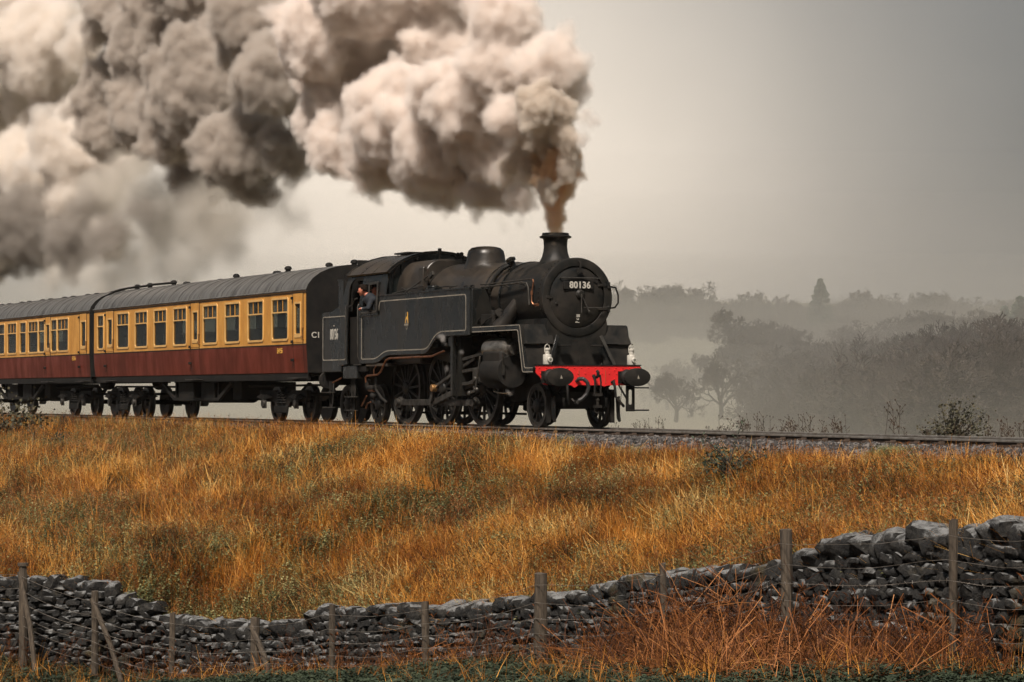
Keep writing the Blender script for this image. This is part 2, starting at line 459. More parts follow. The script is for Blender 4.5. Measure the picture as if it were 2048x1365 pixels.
# ------------------------------------------------------------------ track
prof = [(-2.35, -.34), (-1.75, -.165), (-.5, -.15), (.5, -.15), (1.75, -.165), (2.45, -.36)]
mb = MB()
xs = seq([(-170, -50, 3), (-50, 45, .35)])
pts = seq([(-2.35, 2.45, .16)])
def bz(y, x):
    for (a, za), (b, zb) in zip(prof, prof[1:]):
        if y <= b: z = lerp(za, zb, (y - a) / (b - a)); break
    return z + noise.noise(Vector((x * 2.3, y * 2.3, 0))) * .035 + noise.noise(Vector((x * 7, y * 7, 5))) * .015
vs = [(x, y, bz(y, x)) for y in pts for x in xs]
w_ = len(xs)
mb.add(vs, [(j * w_ + i, j * w_ + i + 1, (j + 1) * w_ + i + 1, (j + 1) * w_ + i) for j in range(len(pts) - 1) for i in range(w_ - 1)])
ballast = mb.build('ballast_bed', M['ballast'], smooth=60, kind='structure')

track = empty('railway_track', (0, 0, 0), 'single railway track with worn bright rails on sleepers and grey ballast', 'railway track')
track['kind'] = 'structure'
def railprof(y):
    return [(y - .07, -.155), (y + .07, -.155), (y + .07, -.145), (y + .012, -.125), (y + .010, -.045), (y + .035, -.035), (y + .035, -.008), (y + .025, 0), (y - .025, 0), (y - .035, -.008), (y - .035, -.035), (y - .010, -.045), (y - .012, -.125), (y - .07, -.145)]
for y in (-.75, .75):
    mb = MB(); p = railprof(y); n = len(p)
    for a, b in ((-170, -60), (-60, 45)):
        k = len(mb.v)
        mb.add([(a, q, z) for q, z in p] + [(b, q, z) for q, z in p], [tuple(range(n)), tuple(range(2 * n - 1, n - 1, -1))])
        for i in range(n):
            mb.cm = 1 if i in (5, 6, 7, 8, 9) else 0
            mb.f.append((k + i, k + i + n, k + (i + 1) % n + n, k + (i + 1) % n)); mb.m.append(mb.cm)
        mb.cm = 0
    r = mb.build('rail', [M['railweb'], M['rail']], track, smooth=0)
    r['label'] = 'near rail with a bright worn head' if y < 0 else 'far rail partly hidden by the train'
sl0 = MB().box(-.125, .125, -1.28, 1.28, -.24, -.135).build('sleeper', M['sleeper'], track, smooth=0, bevel=.012)
sl0.location.x = -60
x = -59.35
while x < 44:
    c = copy_to(sl0, track); c.location.x = x + random.uniform(-.02, .02); c.rotation_euler.z = random.uniform(-.01, .01); x += .68
ch0 = None
x = -40.0
while x < 30:      # rail chairs on the near rail
    if ch0 is None:
        ch0 = MB().box(-.09, .09, -.92, -.83, -.137, -.07).box(-.06, .06, -.84, -.79, -.137, -.05).build('rail_chair', M['railweb'], track, smooth=0, bevel=.01); ch0.location.x = x
    else:
        c = copy_to(ch0, track); c.location.x = x
    x += .68
# loose ballast stones: geometry nodes scatter of pebbles (nobody could count them)
def scatter(name, pts, variants, m, label, cat, attrs):
    """pts: positions; attrs: dict of per point lists rx, ry, rz, sc, tint, idx. variants: meshes"""
    me = bpy.data.meshes.new(name); me.from_pydata(pts, [], [])
    for k in ('rx', 'ry', 'rz', 'sc', 'tint'):
        a = me.attributes.new(k, 'FLOAT', 'POINT'); a.data.foreach_set('value', attrs[k])
    a = me.attributes.new('idx', 'INT', 'POINT'); a.data.foreach_set('value', attrs['idx'])
    ob = bpy.data.objects.new(name, me); COL.objects.link(ob)
    cc = bpy.data.collections.new(name + '_source')
    for i, v in enumerate(variants):
        s = bpy.data.objects.new('%s_source_%02d' % (name, i), v); cc.objects.link(s)
    g = bpy.data.node_groups.new(name, 'GeometryNodeTree')
    g.interface.new_socket('Geometry', in_out='INPUT', socket_type='NodeSocketGeometry')
    g.interface.new_socket('Geometry', in_out='OUTPUT', socket_type='NodeSocketGeometry')
    N = g.nodes; L = g.links
    gi = N.new('NodeGroupInput'); go = N.new('NodeGroupOutput')
    mp = N.new('GeometryNodeMeshToPoints'); L.new(gi.outputs[0], mp.inputs[0])
    ci = N.new('GeometryNodeCollectionInfo'); ci.inputs['Collection'].default_value = cc
    ci.inputs['Separate Children'].default_value = True; ci.inputs['Reset Children'].default_value = True
    io = N.new('GeometryNodeInstanceOnPoints'); io.inputs['Pick Instance'].default_value = True
    L.new(mp.outputs[0], io.inputs['Points']); L.new(ci.outputs[0], io.inputs['Instance'])
    def na(k, t='FLOAT'):
        n = N.new('GeometryNodeInputNamedAttribute'); n.data_type = t; n.inputs[0].default_value = k; return n.outputs[0]
    cx = N.new('ShaderNodeCombineXYZ')
    for i, k in enumerate(('rx', 'ry', 'rz')): L.new(na(k), cx.inputs[i])
    er = N.new('FunctionNodeEulerToRotation'); L.new(cx.outputs[0], er.inputs[0]); L.new(er.outputs[0], io.inputs['Rotation'])
    L.new(na('sc'), io.inputs['Scale']); L.new(na('idx', 'INT'), io.inputs['Instance Index'])
    L.new(io.outputs[0], go.inputs[0])
    md = ob.modifiers.new('scatter', 'NODES'); md.node_group = g
    tag(ob, label, cat, kind='stuff')
    return ob
def lump(seed, n=1, flat=1.0, jag=.3):
    bm = bmesh.new(); bmesh.ops.create_icosphere(bm, subdivisions=n, radius=.5)
    for v in bm.verts:
        k = 1 + noise.noise(v.co * 2.2 + Vector((seed * 7.1, 0, 0))) * jag * 2
        v.co *= k; v.co.z *= flat
    me = bpy.data.meshes.new('lump'); bm.to_mesh(me); bm.free(); return me
def tint_mat(name, cols, rough=.9):
    m = veg(name, cols, rough, 0); return m
M['stones'] = tint_mat('ballast_stones', [(.022, .021, .021), (.065, .060, .058), (.17, .155, .145)])
var = [lump(i, 1, .75, .35) for i in range(5)]
for v in var: v.materials.append(M['stones'])
P = []; A = {k: [] for k in ('rx', 'ry', 'rz', 'sc', 'tint', 'idx')}
for i in range(30000):
    x = random.uniform(-32, 28) if i % 3 else random.uniform(-6, 26)
    y = random.uniform(-2.45, -.82) if random.random() < .8 else random.uniform(-.7, 1.9)
    P.append((x, y, bz(max(-2.34, min(y, 2.4)), x) + .01))
    for k in ('rx', 'ry', 'rz'): A[k].append(random.uniform(0, 6))
    A['sc'].append(random.uniform(.045, .11)); A['tint'].append(random.random() ** 1.3); A['idx'].append(random.randrange(5))
scatter('ballast_stones', P, var, None, 'loose grey ballast stones beside the near rail', 'ballast', A)
# ================================================================== coaches
def wheelset(parent, x, r, m=M['under'], disc=True):
    """axle with two wheels, the wheels lathe turned"""
    for s in (-1, 1):
        y = s * .68
        mb = MB()
        mb.lathe([(.10, .11), (.12, .02), (r - .10, .05), (r - .09, .10), (r, .10), (r - .01, -.01), (r + .03, -.03), (r + .03, -.06), (r - .09, -.06), (.12, -.03), (.10, -.08)], (x, y, r), (0, s, 0), 36)
        w = mb.build('wheel', M['tyre'], parent, smooth=30)
    MB().cyl((x, -.72, r), (x, .72, r), .07, n=12).build('axle', m, parent)
def bogie(parent, xc, half, r=.455):
    for dx in (-half, half): wheelset(parent, xc + dx, r)
    for s in (-1, 1):
        y = s * 1.0
        mb = MB()
        L_ = half + .55
        mb.prism_y([(xc - L_, .62), (xc - L_ + .1, .50), (xc - .55, .50), (xc - .35, .36), (xc + .35, .36), (xc + .55, .50), (xc + L_ - .1, .50), (xc + L_, .62), (xc + L_, .80), (xc + .6, .80), (xc + .4, .72), (xc - .4, .72), (xc - .6, .80), (xc - L_, .80)], y - .05, y + .05)
        mb.build('bogie_frame', M['under'], parent, bevel=.01)
        for dx in (-half, half):
            b = MB()
            b.box(xc + dx - .15, xc + dx + .15, y + s * .05 - .06, y + s * .14, .33, .60)
            b.cyl((xc + dx, y + s * .10, .455), (xc + dx, y + s * .19, .455), .10, n=14)
            b.build('axle_box', M['steel'], parent, bevel=.01)
            # leaf spring below the box
            b = MB()
            for k in range(4):
                b.prism_y([(xc + dx - .5 + k * .09, .62 + k * .022), (xc + dx, .55 + k * .028), (xc + dx + .5 - k * .09, .62 + k * .022), (xc + dx + .5 - k * .09, .64 + k * .022), (xc + dx, .572 + k * .028), (xc + dx - .5 + k * .09, .64 + k * .022)], y + s * .11 - .04, y + s * .11 + .04)
            b.build('leaf_spring', M['under'], parent)
        b = MB()
        for dx in (-.16, .16):
            b.tube([(xc + dx + .08 * math.cos(a * .8), y + s * .06 + .08 * math.sin(a * .8), .42 + a * .0085) for a in range(0, 40)], .018, 6)
        b.build('coil_spring', M['under'], parent)
        mb = MB().box(xc - .12 - half * .3, xc + .12 + half * .3, y + s * .08, y + s * .13, .22, .40)
        mb.build('bolster', M['under'], parent, bevel=.015)
    MB().box(xc - half - .45, xc + half + .45, -.92, .92, .66, .74).build('bogie_transom', M['under'], parent)

RZ = [(1.385, 3.30), (1.33, 3.44), (1.20, 3.60), (1.0, 3.745), (.75, 3.85), (.45, 3.925), (.15, 3.955)]
ROOFP = [(-a, b) for a, b in RZ] + [(a, b) for a, b in reversed(RZ)]
def ymap(z):      # tumblehome of the body side
    return 1.375 if z > 1.95 else 1.375 - .05 * ((1.95 - z) / .7) ** 1.5
def make_coach(x1, x0, wins, doors, texts, label, vents, front_c1=False, hidden_far=False):
    """x1 front end, x0 rear end. wins: (xa, xb, kind); doors: (x rear, x front, droplight xa, xb)"""
    t = empty('railway_coach', ((x0 + x1) / 2, 0, 0), label, 'railway coach', 'cream and maroon coaches behind the locomotive')
    zb, zm, zt = 1.24, 1.95, 3.30
    for s in (-1, 1):
        far = s > 0
        holes = []
        for a, b, k in wins: holes.append(rrect(a + .05, b - .05, 2.11, 3.11, .07))
        for a, b, c, d in doors: holes.append(rrect(c, d, 2.22, 2.97, .03))
        if far: holes = holes
        mp = lambda u, v, w, s=s: (u, s * 1.36 + w, v)
        o = plate('upper_side_panel', [(x0, zm), (x1, zm), (x1, zt), (x0, zt)], holes, .03, mp, M['cream'], t)
        mb = MB(); N_ = 6
        for i in range(N_):
            za, zb2 = zb + (zm - zb) * i / N_, zb + (zm - zb) * (i + 1) / N_
            ya, yb = s * ymap(za), s * ymap(zb2)
            mb.add([(x0, ya, za), (x1, ya, za), (x1, yb, zb2), (x0, yb, zb2)], [(0, 1, 2, 3)])
        mb.add([(x0, s * 1.3, zb), (x1, s * 1.3, zb), (x1, s * ymap(zb), zb), (x0, s * ymap(zb), zb)], [(0, 1, 2, 3)])
        mb.build('lower_side_panel', M['maroon'], t)
        mb = MB().box(x0, x1, s * 1.377 - .006, s * 1.377 + .006, zm - .012, zm + .012); mb.build('waist_line', M['seam'], t, smooth=0)
        MB().box(x0, x1, s * 1.379 - .012, s * 1.379 + .012, zt - .06, zt - .045).build('cornice_line', M['seam'], t, smooth=0)
        mb = MB().tube([(x0, s * 1.40, zt + .01), (x1, s * 1.40, zt + .01)], .022, 6); mb.build('gutter', M['roofm'], t)
        if far:
            for a, b, k in wins:
                MB().box(a + .05, b - .05, s * 1.35 - .004, s * 1.35 + .004, 2.11, 3.11).build('window_pane', M['glass'], t, smooth=0)
            for a, b, c, d in doors:
                MB().box(c, d, s * 1.35 - .004, s * 1.35 + .004, 2.22, 2.97).build('window_pane', M['glass'], t, smooth=0)
            continue
        for a, b, k in wins:
            fr = plate('window', rrect(a, b, 2.055, 3.165, .11), [rrect(a + .055, b - .055, 2.11, 2.765, .07), rrect(a + .055, b - .055, 2.80, 3.11, .03)] if k != 'tall' else [rrect(a + .055, b - .055, 2.11, 3.11, .07)], .022, lambda u, v, w: (u, -1.383 + w, v), M['creamf'], t)
            MB().box(a + .05, b - .05, -1.362, -1.358, 2.11, 2.78).build('pane', M['glass'], fr, smooth=0)
            MB().box(a + .05, b - .05, -1.366, -1.362, 2.785, 3.11).build('top_light', M['glass'], fr, smooth=0)
            if k == 'sliding':   # sliding ventilator frames
                c = (a + b) / 2
                for q in (c - .20, c + .17): MB().box(q - .010, q + .010, -1.380, -1.36, 2.80, 3.11).build('slider_frame', M['cream'], fr, smooth=0)
            if k != 'tall':
                cb = MB(); c = (a + b) / 2
                cb.cm = 0
                n = 10; wd = (b - a) * .36
                for side in (-1, 1):
                    xs = [c + side * ((b - a) / 2 - .06 - wd * i / n) for i in range(n + 1)]
                    vs = [(q, -1.335 + .012 * math.sin(i * 2.1 + a), z) for z in (2.82 if side else 2.7, 3.14) for i, q in enumerate(xs)]
                    cb.add(vs, [(i, i + 1, n + 2 + i, n + 1 + i) for i in range(n)])
                cb.cm = 1
                for side in (-1, 1):
                    q = c + side * (b - a) * .085
                    cb.box(q - .05, q + .05, -1.352, -1.34, 2.80, 3.14)
                cb.build('curtain', [M['curtain'], M['curtb']], fr, smooth=60)
        for a, b, c, d in doors:
            dr = plate('door', rrect(a, b, 2.0, 3.24, .01), [rrect(c - .005, d + .005, 2.215, 2.975, .03)], .012, lambda u, v, w: (u, -1.378 + w, v), M['cream'], t)
            plate('droplight_frame', rrect(c - .04, d + .04, 2.12, 3.02, .03), [rrect(c, d, 2.22, 2.97, .02)], .02, lambda u, v, w: (u, -1.386 + w, v), M['creamf'], dr)
            MB().box(c, d, -1.362, -1.356, 2.22, 2.97).build('droplight', M['glass'], dr, smooth=0)
            g = MB()
            for q in (a, b):
                g = MB(); g.box(q - .011, q + .011, -1.388, -1.37, 1.96, 3.25)
                for i in range(5):
                    za, zb2 = 1.26 + .14 * i, 1.26 + .14 * (i + 1)
                    g.add([(q - .011, -ymap(za) - .003, za), (q + .011, -ymap(za) - .003, za), (q + .011, -ymap(zb2) - .003, zb2), (q - .011, -ymap(zb2) - .003, zb2)], [(0, 1, 2, 3)])
                g.build('door_gap', M['seam'], dr, smooth=0)
            for z in (3.12, 2.02, 1.56): MB().box(a - .05, a + .035, -1.43, -1.36, z - .035, z + .035).build('hinge', M['under'], dr, bevel=.006)
            h = MB().tube([(b + .035, -1.38, 2.38), (b + .035, -1.42, 2.36), (b + .035, -1.42, 2.10), (b + .035, -1.38, 2.08)], .014, 6)
            h.box(b - .07, b - .01, -1.42, -1.38, 2.12, 2.16)
            h.build('door_handle', M['brass'], dr)
            MB().box(a - .1, b + .1, -1.50, -1.28, 1.09, 1.115).build('step_board', M['steel'], t, smooth=0, bevel=.005)
    # roof
    n = len(ROOFP); mb = MB(); xs = seq([(x0, x1, .9)])
    vs = [(x, y, z) for x in xs for y, z in ROOFP]
    mb.add(vs, [(i * n + j, i * n + j + 1, (i + 1) * n + j + 1, (i + 1) * n + j) for i in range(len(xs) - 1) for j in range(n - 1)])
    mb.build('roof', M['roofm'], t, smooth=60)
    seam0 = None
    for x in xs[1:-1]:
        if seam0 is None:
            seam0 = MB().tube([(x, y * 1.003, z + .004) for y, z in ROOFP], .007, 4).build('roof_seam', M['roofm'], t); sx_ = x
        else:
            c = copy_to(seam0, t); c.location.x = seam0.location.x + x - sx_
    for x, y, big in vents:
        zr = 3.955 - .11 * (y / .8) ** 2
        mb = MB()
        if big: mb.lathe([(.10, 0), (.09, .03), (.07, .04), (.07, .07), (.10, .085), (.095, .13), (.06, .165), (.02, .175)], (x, y, zr - .02), (0, 0, 1), 16)
        else: mb.lathe([(.13, 0), (.125, .03), (.09, .07), (.02, .085)], (x, y, zr - .02), (0, 0, 1), 14)
        mb.build('roof_ventilator', M['coachblack'], t)
    # ends
    for xe, sgn in ((x1, 1), (x0, -1)):
        out = [(-1.33, zb), (1.33, zb), (1.375, zm), (1.375, zt)] + [(y, z) for y, z in reversed(ROOFP)][0:] + [(-1.375, zt), (-1.375, zm)]
        e = MB().prism_x(out, xe - .012 if sgn > 0 else xe - .03, xe + (.03 if sgn > 0 else .012)).build('end_panel', M['coachblack'], t, smooth=20)
        b = MB(); g0 = xe; g1 = xe + sgn * .16
        for k in range(5):
            q = g0 + (g1 - g0) * k / 5
            q2 = q + (g1 - g0) / 10
            b.box(min(q, q2), max(q, q2), -.50 + .02 * (k % 2), .50 - .02 * (k % 2), 1.15, 3.35)
        b.build('gangway_bellows', M['under'], t, smooth=0)
        for y in (-.86, .86):
            MB().cyl((xe, y, 1.05), (xe + sgn * .10, y, 1.05), .09, n=14).cyl((xe + sgn * .10, y, 1.05), (xe + sgn * .13, y, 1.05), .22, .2, n=18).build('buffer', M['under'], t)
    if front_c1:
        lettering('end_lettering', 'C1', .20, (x1 + .034, -1.13, 2.17), (0, 1, 0), M['whitep'], t, bold=.004)
        for z in (1.45, 1.75, 2.05, 2.35, 2.65, 2.95): MB().tube([(x1 + .03, .72, z), (x1 + .09, .72, z), (x1 + .09, 1.0, z), (x1 + .03, 1.0, z)], .012, 5).build('end_step_iron', M['under'], t)
    # floor, inner partitions
    MB().box(x0 + .05, x1 - .05, -1.3, 1.3, 1.20, 1.30).build('floor', M['inside'], t, smooth=0)
    q = x0 + 1.2
    while q < x1 - 1.2:
        for y in (-.95, .62): MB().box(q, q + .16, y - .35, y + .4, 1.3, 2.42).build('seat_back', M['inside'], t, smooth=0)
        q += 1.77
    MB().box(x0 + .2, x1 - .2, -1.25, 1.25, 3.26, 3.28).build('ceiling', M['inside'], t, smooth=0)
    # solebar and underframe
    for s in (-1, 1): MB().box(x0 + .05, x1 - .05, s * 1.27 - .04, s * 1.27 + .04, 1.05, 1.22).build('solebar', M['coachblack'], t, smooth=0)
    xm = (x0 + x1) / 2
    u = MB()
    u.prism_y([(xm - 3.0, .98), (xm - 1.9, .52), (xm + 1.9, .52), (xm + 3.0, .98), (xm + 2.85, 1.02), (xm + 1.8, .60), (xm - 1.8, .60), (xm - 2.85, 1.02)], -1.17, -1.09)
    u.prism_y([(xm - 3.0, .98), (xm - 1.9, .52), (xm + 1.9, .52), (xm + 3.0, .98), (xm + 2.85, 1.02), (xm + 1.8, .60), (xm - 1.8, .60), (xm - 2.85, 1.02)], 1.09, 1.17)
    for q in (xm - 1.85, xm + 1.75): u.box(q, q + .1, -1.13, 1.13, .55, 1.04)
    u.build('truss_frame', M['under'], t, smooth=0)
    for (a, b, y0, y1, za, zb_) in ((xm - 1.5, xm - .2, -1.15, -.6, .50, 1.04), (xm + .35, xm + 1.45, -1.12, -.5, .46, 1.03), (xm + 2.6, xm + 3.3, -1.0, -.3, .55, 1.04)):
        MB().box(a, b, y0, y1, za, zb_).build('battery_box', M['under'], t, bevel=.02)
    MB().cyl((xm - 1.0, .3, .72), (xm + .6, .3, .72), .27, n=20).build('vacuum_cylinder', M['under'], t)
    MB().tube([(x0 + .3, -.75, .93), (xm, -.8, .9), (x1 - .3, -.75, .93)], .03, 6).build('brake_pipe', M['under'], t)
    return t

wins1 = [(-14.87, -13.67, 'sliding'), (-16.65, -15.45, 'sliding'), (-18.42, -17.22, 'sliding'), (-20.20, -19.0, 'sliding'), (-22.75, -21.55, 'sliding'), (-24.50, -23.30, 'sliding'), (-26.28, -25.06, 'sliding'), (-28.04, -26.84, 'sliding'), (-30.05, -29.36, 'plain')]
doors1 = [(-13.36, -12.66, -13.20, -12.84), (-21.24, -20.50, -21.03, -20.64), (-29.18, -28.38, -28.95, -28.52)]
v1 = [(-12.9, .1, True), (-14.6, .1, True), (-13.4, .5, False), (-16.5, -.3, True), (-17.3, -.3, False), (-21.6, .1, True), (-22.9, .1, False), (-25.0, -.2, False), (-26.2, -.2, True), (-28.3, -.25, True), (-29.4, -.3, True)]
coach1 = make_coach(-12.46, -30.42, wins1, doors1, None, 'front coach next to the locomotive, black end lettered C1, nine cream framed windows', v1, front_c1=True)
lettering('side_number', 'E4155', .19, (-14.3, -1.372, 1.80), (1, 0, 0), M['yellow'], coach1, bold=.003, sx=.82)
bogie(coach1, -14.92, 1.15)
bogie(coach1, -28.3, 1.22)
hb = MB()
# flexible pipe lying over the roof end of the front coach
hb.tube([(-30.6, -1.0, 3.66), (-30.3, -.75, 3.90), (-29.4, -.6, 3.97), (-28.2, -.45, 3.99), (-27.6, -.35, 4.02), (-26.3, -.25, 4.02)], .035, 6)
hb.tube([(-30.7, -1.15, 3.5), (-30.35, -.9, 3.82), (-29.6, -.8, 3.93), (-28.6, -.5, 4.0)], .028, 6)
hb.build('roof_cable', M['coachblack'], coach1)
wins2 = [(-34.45, -33.16, 'sliding'), (-35.20, -34.47, 'plain'), (-36.68, -35.90, 'plain'), (-37.93, -36.70, 'sliding'), (-38.98, -38.16, 'plain'), (-40.58, -39.36, 'sliding'), (-42.2, -40.9, 'plain'), (-44.4, -43.1, 'sliding'), (-46.6, -45.3, 'sliding')]
doors2 = [(-31.95, -31.18, -31.76, -31.28), (-35.85, -35.24, -35.74, -35.34), (-48.3, -47.6, -48.1, -47.75)]
v2 = [(-31.9 - 1.35 * i + (.35 if i % 2 else 0), .0, False) for i in range(12)]
coach2 = make_coach(-30.90, -48.86, wins2, doors2, None, 'second coach back, grouped side windows and a blank cream panel beside its end door', v2)
lettering('side_number', 'E1516', .19, (-32.6, -1.372, 1.83), (1, 0, 0), M['yellow'], coach2, bold=.003, sx=.82)
bogie(coach2, -33.48, 1.2)
bogie(coach2, -46.0, 1.2)
MB().cyl((-12.3, -.2, 1.0), (-11.6, -.2, 1.0), .05, n=8).build('screw_coupling', M['under'], coach1)
# ================================================================== the locomotive
loco = empty('steam_locomotive', (-5.8, 0, 0), 'black steam tank locomotive numbered 80136 with a red buffer beam, working hard', 'steam locomotive')
AX = 2.74
def part(mb, name, m, parent=loco, **kw): return mb.build(name, m, parent, **kw)
# smokebox, boiler, firebox -----------------------------------------
part(MB().lathe([(.05, 0), (.80, 0), (.82, .02), (.82, 2.0)], (-.52, 0, AX), (-1, 0, 0), 56), 'smokebox', M['smokebox'])
part(MB().lathe([(.655, .03), (.66, .035), (.80, .05), (.83, .035), (.83, -.07), (.66, -.07)], (-.50, 0, AX), (1, 0, 0), 64, ring=True), 'smokebox_ring', M['smokebox'])
rv = MB()
for k in range(56):
    a = 2 * math.pi * k / 56
    rv.ball((-.64, .822 * math.cos(a), AX + .822 * math.sin(a)), .018, 6)
    if k % 2: rv.ball((-2.4, .822 * math.cos(a), AX + .822 * math.sin(a)), .016, 6)
part(rv, 'rivet_row', M['smokebox'], kind='stuff')
door = part(MB().lathe([(.655, 0), (.645, .03), (.60, .055), (.4, .10), (.2, .125), (.002, .13)], (-.53, 0, AX), (1, 0, 0), 56), 'smokebox_door', M['smokebox'])
def dz(y, z): return -.53 + .13 * (1 - min(1, ((y * y + (z - AX) ** 2) / .43)))
part(MB().lathe([(.10, -.02), (.10, .035), (.06, .075), (.002, .08)], (-.41, .03, 2.80), (1, 0, 0), 20), 'door_hub', M['smokebox'], door)
h = MB().tube([(-.33, .03, 2.80), (-.30, .19, 2.45)], .013, 6).ball((-.30, .195, 2.44), .022, 8)
h.tube([(-.33, .03, 2.80), (-.315, .03, 2.41)], .012, 6)
part(h, 'dart_handle', M['steel'], door)
h = MB().tube([(dz(-.4, 3.14) + .0, -.41, 3.14), (-.40, -.41, 3.14)], .014, 6).tube([(-.40, -.42, 3.14), (-.40, .51, 3.14)], .014, 6).tube([(dz(.5, 3.14), .50, 3.14), (-.40, .50, 3.14)], .014, 6)
part(h, 'door_handrail', M['steel'], door)
part(MB().tube([(-.36, .10, 2.52), (-.36, .55, 2.52), (-.40, .72, 2.55)], .011, 6), 'lower_handrail', M['steel'], door)
pl = part(MB().box(-.42, -.375, -.36, .34, 2.90, 3.07), 'number_plate', M['coachblack'], door, bevel=.008)
lettering('number_lettering', '80136', .19, (-.372, .02, 2.985), (0, 1, 0), M['whitep'], door, bold=.006, space=1.06)
for txt, z in (('50', 2.345), ('G', 2.285), ('SC', 2.225)):
    lettering('shed_plate_lettering', txt, .078, (dz(0, z) + .022, .0, z), (0, 1, 0), M['whitep'], door, bold=.003, space=1.1)
for z in (3.0, 2.50):
    part(MB().box(-.50, -.445, .48, .76, z - .03, z + .03).cyl((-.45, .74, z - .07), (-.45, .74, z + .07), .035, n=10), 'door_hinge', M['smokebox'], door, bevel=.008)
part(MB().box(-.50, -.45, -.74, -.58, 2.70, 2.76).cyl((-.45, -.5, 2.60), (-.43, -.5, 2.60), .03, n=10), 'door_clamp', M['smokebox'], door, bevel=.008)
part(MB().tube([(-.44, .02, 3.50), (-.36, .02, 3.48), (-.36, .02, 3.34)], .018, 6).box(-.40, -.35, -.05, .09, 3.26, 3.33), 'lamp_iron', M['under'], door)
part(MB().lathe([(.46, -.14), (.36, -.06), (.295, .06), (.262, .18), (.250, .30), (.258, .42), (.27, .46), (.335, .475), (.345, .51), (.29, .53), (.285, .58), (.22, .58), (.22, .3)], (-1.47, 0, 3.56), (0, 0, 1), 40), 'chimney', M['smokebox'])
part(MB().lathe([(.52, -.16), (.475, -.02), (.44, .10), (.425, .22), (.40, .31), (.33, .375), (.2, .405), (.002, .412)], (-4.93, 0, 3.62), (0, 0, 1), 44), 'dome', M['boiler'])
part(MB().lathe([(.79, 0), (.845, .5), (.91, 2.2), (.955, 3.9)], (-2.45, 0, AX), (-1, 0, 0), 56), 'boiler_barrel', M['boiler'])
for x, r in ((-2.52, .832), (-3.30, .857), (-4.35, .885), (-5.35, .915), (-6.2, .95)):
    part(MB().lathe([(r - .01, -.03), (r + .012, -.03), (r + .012, .03), (r - .01, .03)], (x, 0, AX), (1, 0, 0), 56), 'boiler_band', M['black'])
fb = MB()
prof_fb = fillet([(-1.02, 1.4), (1.02, 1.4), (1.04, 3.2), (.78, 3.80), (-.78, 3.80), (-1.04, 3.2)], [.05, .05, .5, .5, .5, .5], n=7)
fb.prism_x(prof_fb, -8.0, -6.25)
part(fb, 'firebox', M['boiler'], smooth=45, bevel=.09)
# clack valves / top feed with its pipe
tf = MB().lathe([(.13, 0), (.13, .05), (.07, .07), (.07, .16), (.11, .18), (.11, .24), (.03, .27)], (-2.62, -.42, 3.42), (0, -.45, 1), 16)
tf.tube([(-2.62, -.5, 3.52), (-2.70, -.66, 3.42), (-2.80, -.78, 3.25), (-2.92, -.86, 3.02), (-2.98, -.88, 2.8)], .05, 8)
part(tf, 'top_feed', M['black'])
part(MB().tube([(-2.2, -.62, 3.33), (-2.0, -.5, 3.42)], .012, 5), 'boiler_rod', M['steel'])
# steam pipe cone beside the smokebox
for s in (-1, 1):
    part(MB().cyl((-1.80, s * .70, 2.72), (-2.08, s * 1.02, 2.10), .11, .19, n=20), 'steam_pipe', M['boiler'])
hr = MB().tube([(-3.1, -.98, 3.02), (-1.25, -.90, 3.06), (-1.08, -.88, 3.04), (-1.05, -.86, 2.95), (-1.02, -.85, 2.58)], .020, 6)
for x in (-2.9, -2.1, -1.3): hr.cyl((x, -.80, 3.0), (x, -.95, 3.04), .016, n=6)
part(hr, 'handrail', M['steel'])
part(MB().tube([(-3.1, -1.0, 3.08), (-1.0, -.88, 3.12), (-.82, -.86, 3.11)], .015, 6), 'ejector_pipe', M['steel'])
part(MB().tube([(-.82, -.86, 3.11), (-.78, -.87, 3.06), (-.84, -.88, 2.82), (-.84, -.88, 2.64), (-.78, -.87, 2.58), (-.62, -.86, 2.57)], .016, 6).cyl((-.84, -.88, 2.79), (-.84, -.88, 2.87), .028, n=8).cyl((-.72, -.86, 2.57), (-.60, -.86, 2.57), .035, n=8), 'copper_pipe', M['copper'])
part(MB().tube([(-.62, .86, 2.98), (-.60, .99, 2.96), (-.60, 1.05, 2.80), (-.60, 1.05, 2.64), (-.62, .98, 2.54), (-.62, .84, 2.52)], .020, 8), 'far_handrail', M['under'])
